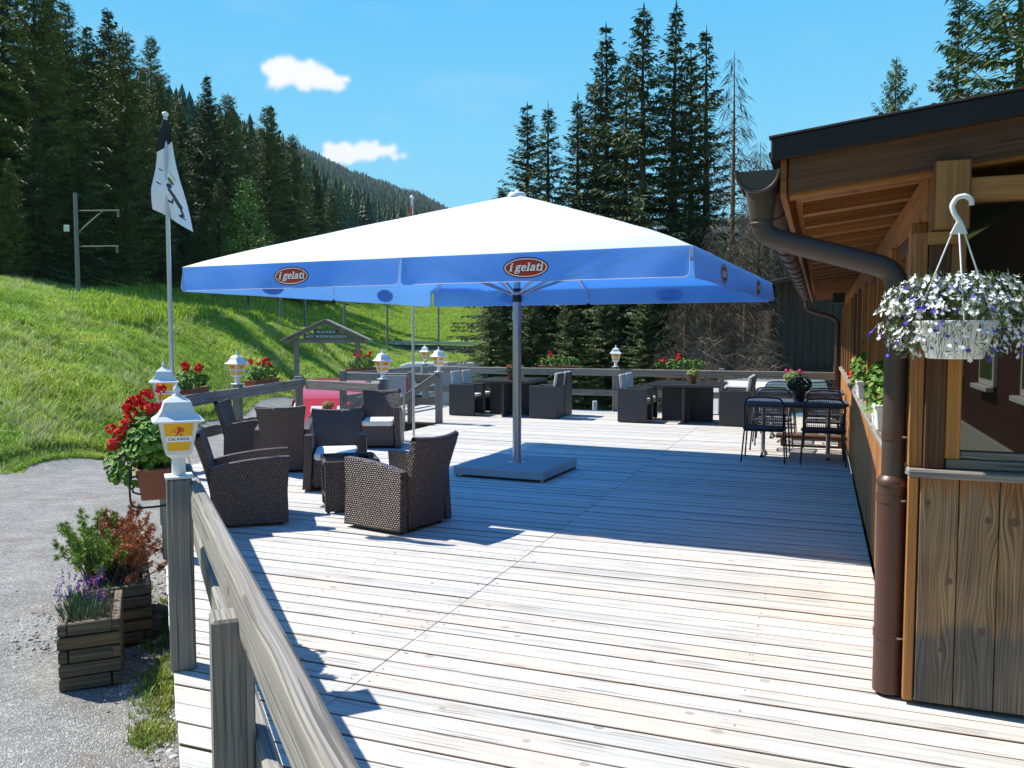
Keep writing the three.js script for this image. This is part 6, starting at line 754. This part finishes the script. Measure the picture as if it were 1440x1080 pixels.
{ // white car behind the far railing
  const p = GROUND(1098, 22.2), t = thing('white_van', 'white van parked behind the far railing, its side just below the top rail', 'van', [p.x, p.y, p.z], YAW + 0.75), paint = phys(0.74, 0.74, 0.74, 0.3, { clearcoat: 0.8, clearcoatRoughness: 0.06 }), roof = 0.42 - p.y, r0 = Math.max(1.35, roof);
  const body = extrude([[-2.2, 0.25], [2.2, 0.25], [2.25, 0.6], [2.1, 0.85], [1.2, 0.95], [-2.0, 1.0], [-2.2, 0.9]], 1.72, 0.06).translate(0, 0, -0.86), cab = extrude([[1.7, 0.9], [1.05, r0 - 0.06], [0.75, r0], [-1.85, r0 - 0.01], [-2.1, r0 - 0.1], [-2.15, 0.95]], 1.5, 0.06).translate(0, 0, -0.75); part(t, 'body', body, paint); const c = part(t, 'cabin', cab, paint);
  for (const s of [-1, 1]) { part(c, 'side_window', box(-1.5, 0.45, 1.02, Math.max(1.1, r0 - 0.42), s > 0 ? 0.70 : -0.775, s > 0 ? 0.775 : -0.70, 0.02), M.glassDark); for (const x of [1.35, -1.35]) wheelTo(t, x, 0.31, s * 0.8, 0.31); part(t, 'headlight', new RoundedBoxGeometry(0.1, 0.15, 0.35, 2, 0.04).translate(2.22, 0.68, s * 0.6), M.white); part(t, 'tail_light', new RoundedBoxGeometry(0.08, 0.25, 0.2, 2, 0.03).translate(-2.2, 0.75, s * 0.7), M.redFlower); part(c, 'roof_bar', rod([-1.2, r0 + 0.03, s * 0.6], [0.1, r0 + 0.04, s * 0.6], 0.02, 6), M.whitePlastic); }
  const q = GROUND(1, 1), p2 = GROUND(640, 34), t2 = thing('white_car', 'white car roof showing over the far left railing below the meadow', 'car', [p2.x, p2.y, p2.z], 0.3); for (const ch of t.children) t2.add(ch.clone()); t2.position.y = hAt(511, 34) - r0;
  part(t2, 'trim', box(-2.1, 2.1, 0.45, 0.5, 0.925, 0.935), M.dark);
}
{ // boards fixed outside the far-left railings
  const a = AK(556, 15.2), t = thing('notice_board', 'grey notice board back standing behind the steps railing', 'board', [a.x, 0, a.z], YAW); part(t, 'panel', cbox(0.40, 0.34, 0.03, 0.004).translate(0, hAt(541, 15.2), 0), std(0.34, 0.35, 0.37, 0.6)); part(t, 'red_edge', cbox(0.025, 0.28, 0.04, 0.003).translate(0.215, hAt(541, 15.2), 0), std(0.5, 0.03, 0.02, 0.6)); for (const s of [-1, 1]) part(t, 'post', rod([s * 0.15, -1.3, -0.03], [s * 0.15, hAt(541, 15.2) + 0.1, -0.03], 0.02, 8), M.steel);
  const b = AK(630, 19.3), u = thing('banner_board', 'pale blue grey upright board outside the corner of the far railing', 'board', [b.x, 0, b.z], YAW); part(u, 'panel', cbox(0.36, 0.85, 0.03, 0.004).translate(0, hAt(545, 19.3), 0), std(0.36, 0.40, 0.45, 0.6)); for (const s of [-1, 1]) part(u, 'post', rod([s * 0.14, -1.4, -0.03], [s * 0.14, hAt(530, 19.3), -0.03], 0.02, 8), M.steel);
  const c = AK(837, 19.6), v = thing('meter_post', 'small white and blue post behind the far railing', 'post', [c.x, -1.5, c.z], YAW); part(v, 'blue_base', cbox(0.08, 1.35, 0.08, 0.006).translate(0, 0.675, 0), std(0.03, 0.16, 0.36, 0.6)); part(v, 'white_cap', cbox(0.1, 0.22, 0.1, 0.006).translate(0, 1.462, 0), M.white);
}
{ // the dark shed behind the terrace
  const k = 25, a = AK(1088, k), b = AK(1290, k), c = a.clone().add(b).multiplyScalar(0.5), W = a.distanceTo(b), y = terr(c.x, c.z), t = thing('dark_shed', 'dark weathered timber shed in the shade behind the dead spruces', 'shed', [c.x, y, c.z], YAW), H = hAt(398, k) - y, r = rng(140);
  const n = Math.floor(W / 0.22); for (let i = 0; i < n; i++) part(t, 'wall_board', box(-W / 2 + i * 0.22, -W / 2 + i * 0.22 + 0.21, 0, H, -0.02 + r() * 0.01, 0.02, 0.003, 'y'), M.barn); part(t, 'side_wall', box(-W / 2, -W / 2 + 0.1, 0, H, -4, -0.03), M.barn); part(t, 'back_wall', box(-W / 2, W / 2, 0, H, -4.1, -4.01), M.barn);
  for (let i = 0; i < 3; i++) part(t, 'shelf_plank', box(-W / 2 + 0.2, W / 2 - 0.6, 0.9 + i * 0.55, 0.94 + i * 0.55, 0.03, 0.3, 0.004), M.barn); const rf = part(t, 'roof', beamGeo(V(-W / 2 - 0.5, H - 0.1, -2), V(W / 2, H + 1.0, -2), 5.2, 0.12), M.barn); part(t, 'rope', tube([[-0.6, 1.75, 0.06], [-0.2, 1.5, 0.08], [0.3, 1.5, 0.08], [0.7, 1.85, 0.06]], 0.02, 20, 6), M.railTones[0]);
}
{ // brush of fallen dead branches below the dead spruces
  const r = rng(150), s = new Soup(); for (let i = 0; i < 20000; i++) { const px = 925 + r() * 190, k = 21.5 + r() * 5, p = AK(px, k); p.y = terr(p.x, p.z); const env = 1.2 + 1.9 * sstep(925, 985, px) * (0.6 + 0.4 * Math.sin(px * 0.09)), o = p.clone().add(V(0, Math.pow(r(), 1.3) * env, 0)), d = rdir(r); d.y = d.y * 0.55 - 0.2; d.normalize(); const kk = 0.5 + r() * 0.8; s.leaf(o, d, rdir(r), 0.2 + r() * 0.55, 0.006 + r() * 0.006, [0.12 * kk, 0.09 * kk, 0.065 * kk], 0.15); }
  const m = solo('dead_brush', s.geo(), M.vcol, 'tangle of dry dead branches heaped behind the far railing', 'brush'); m.userData.kind = 'stuff';
}
scene.traverse((o) => { if (o.isMesh) { o.castShadow = true; o.receiveShadow = true; } });
renderer.render(scene, camera);
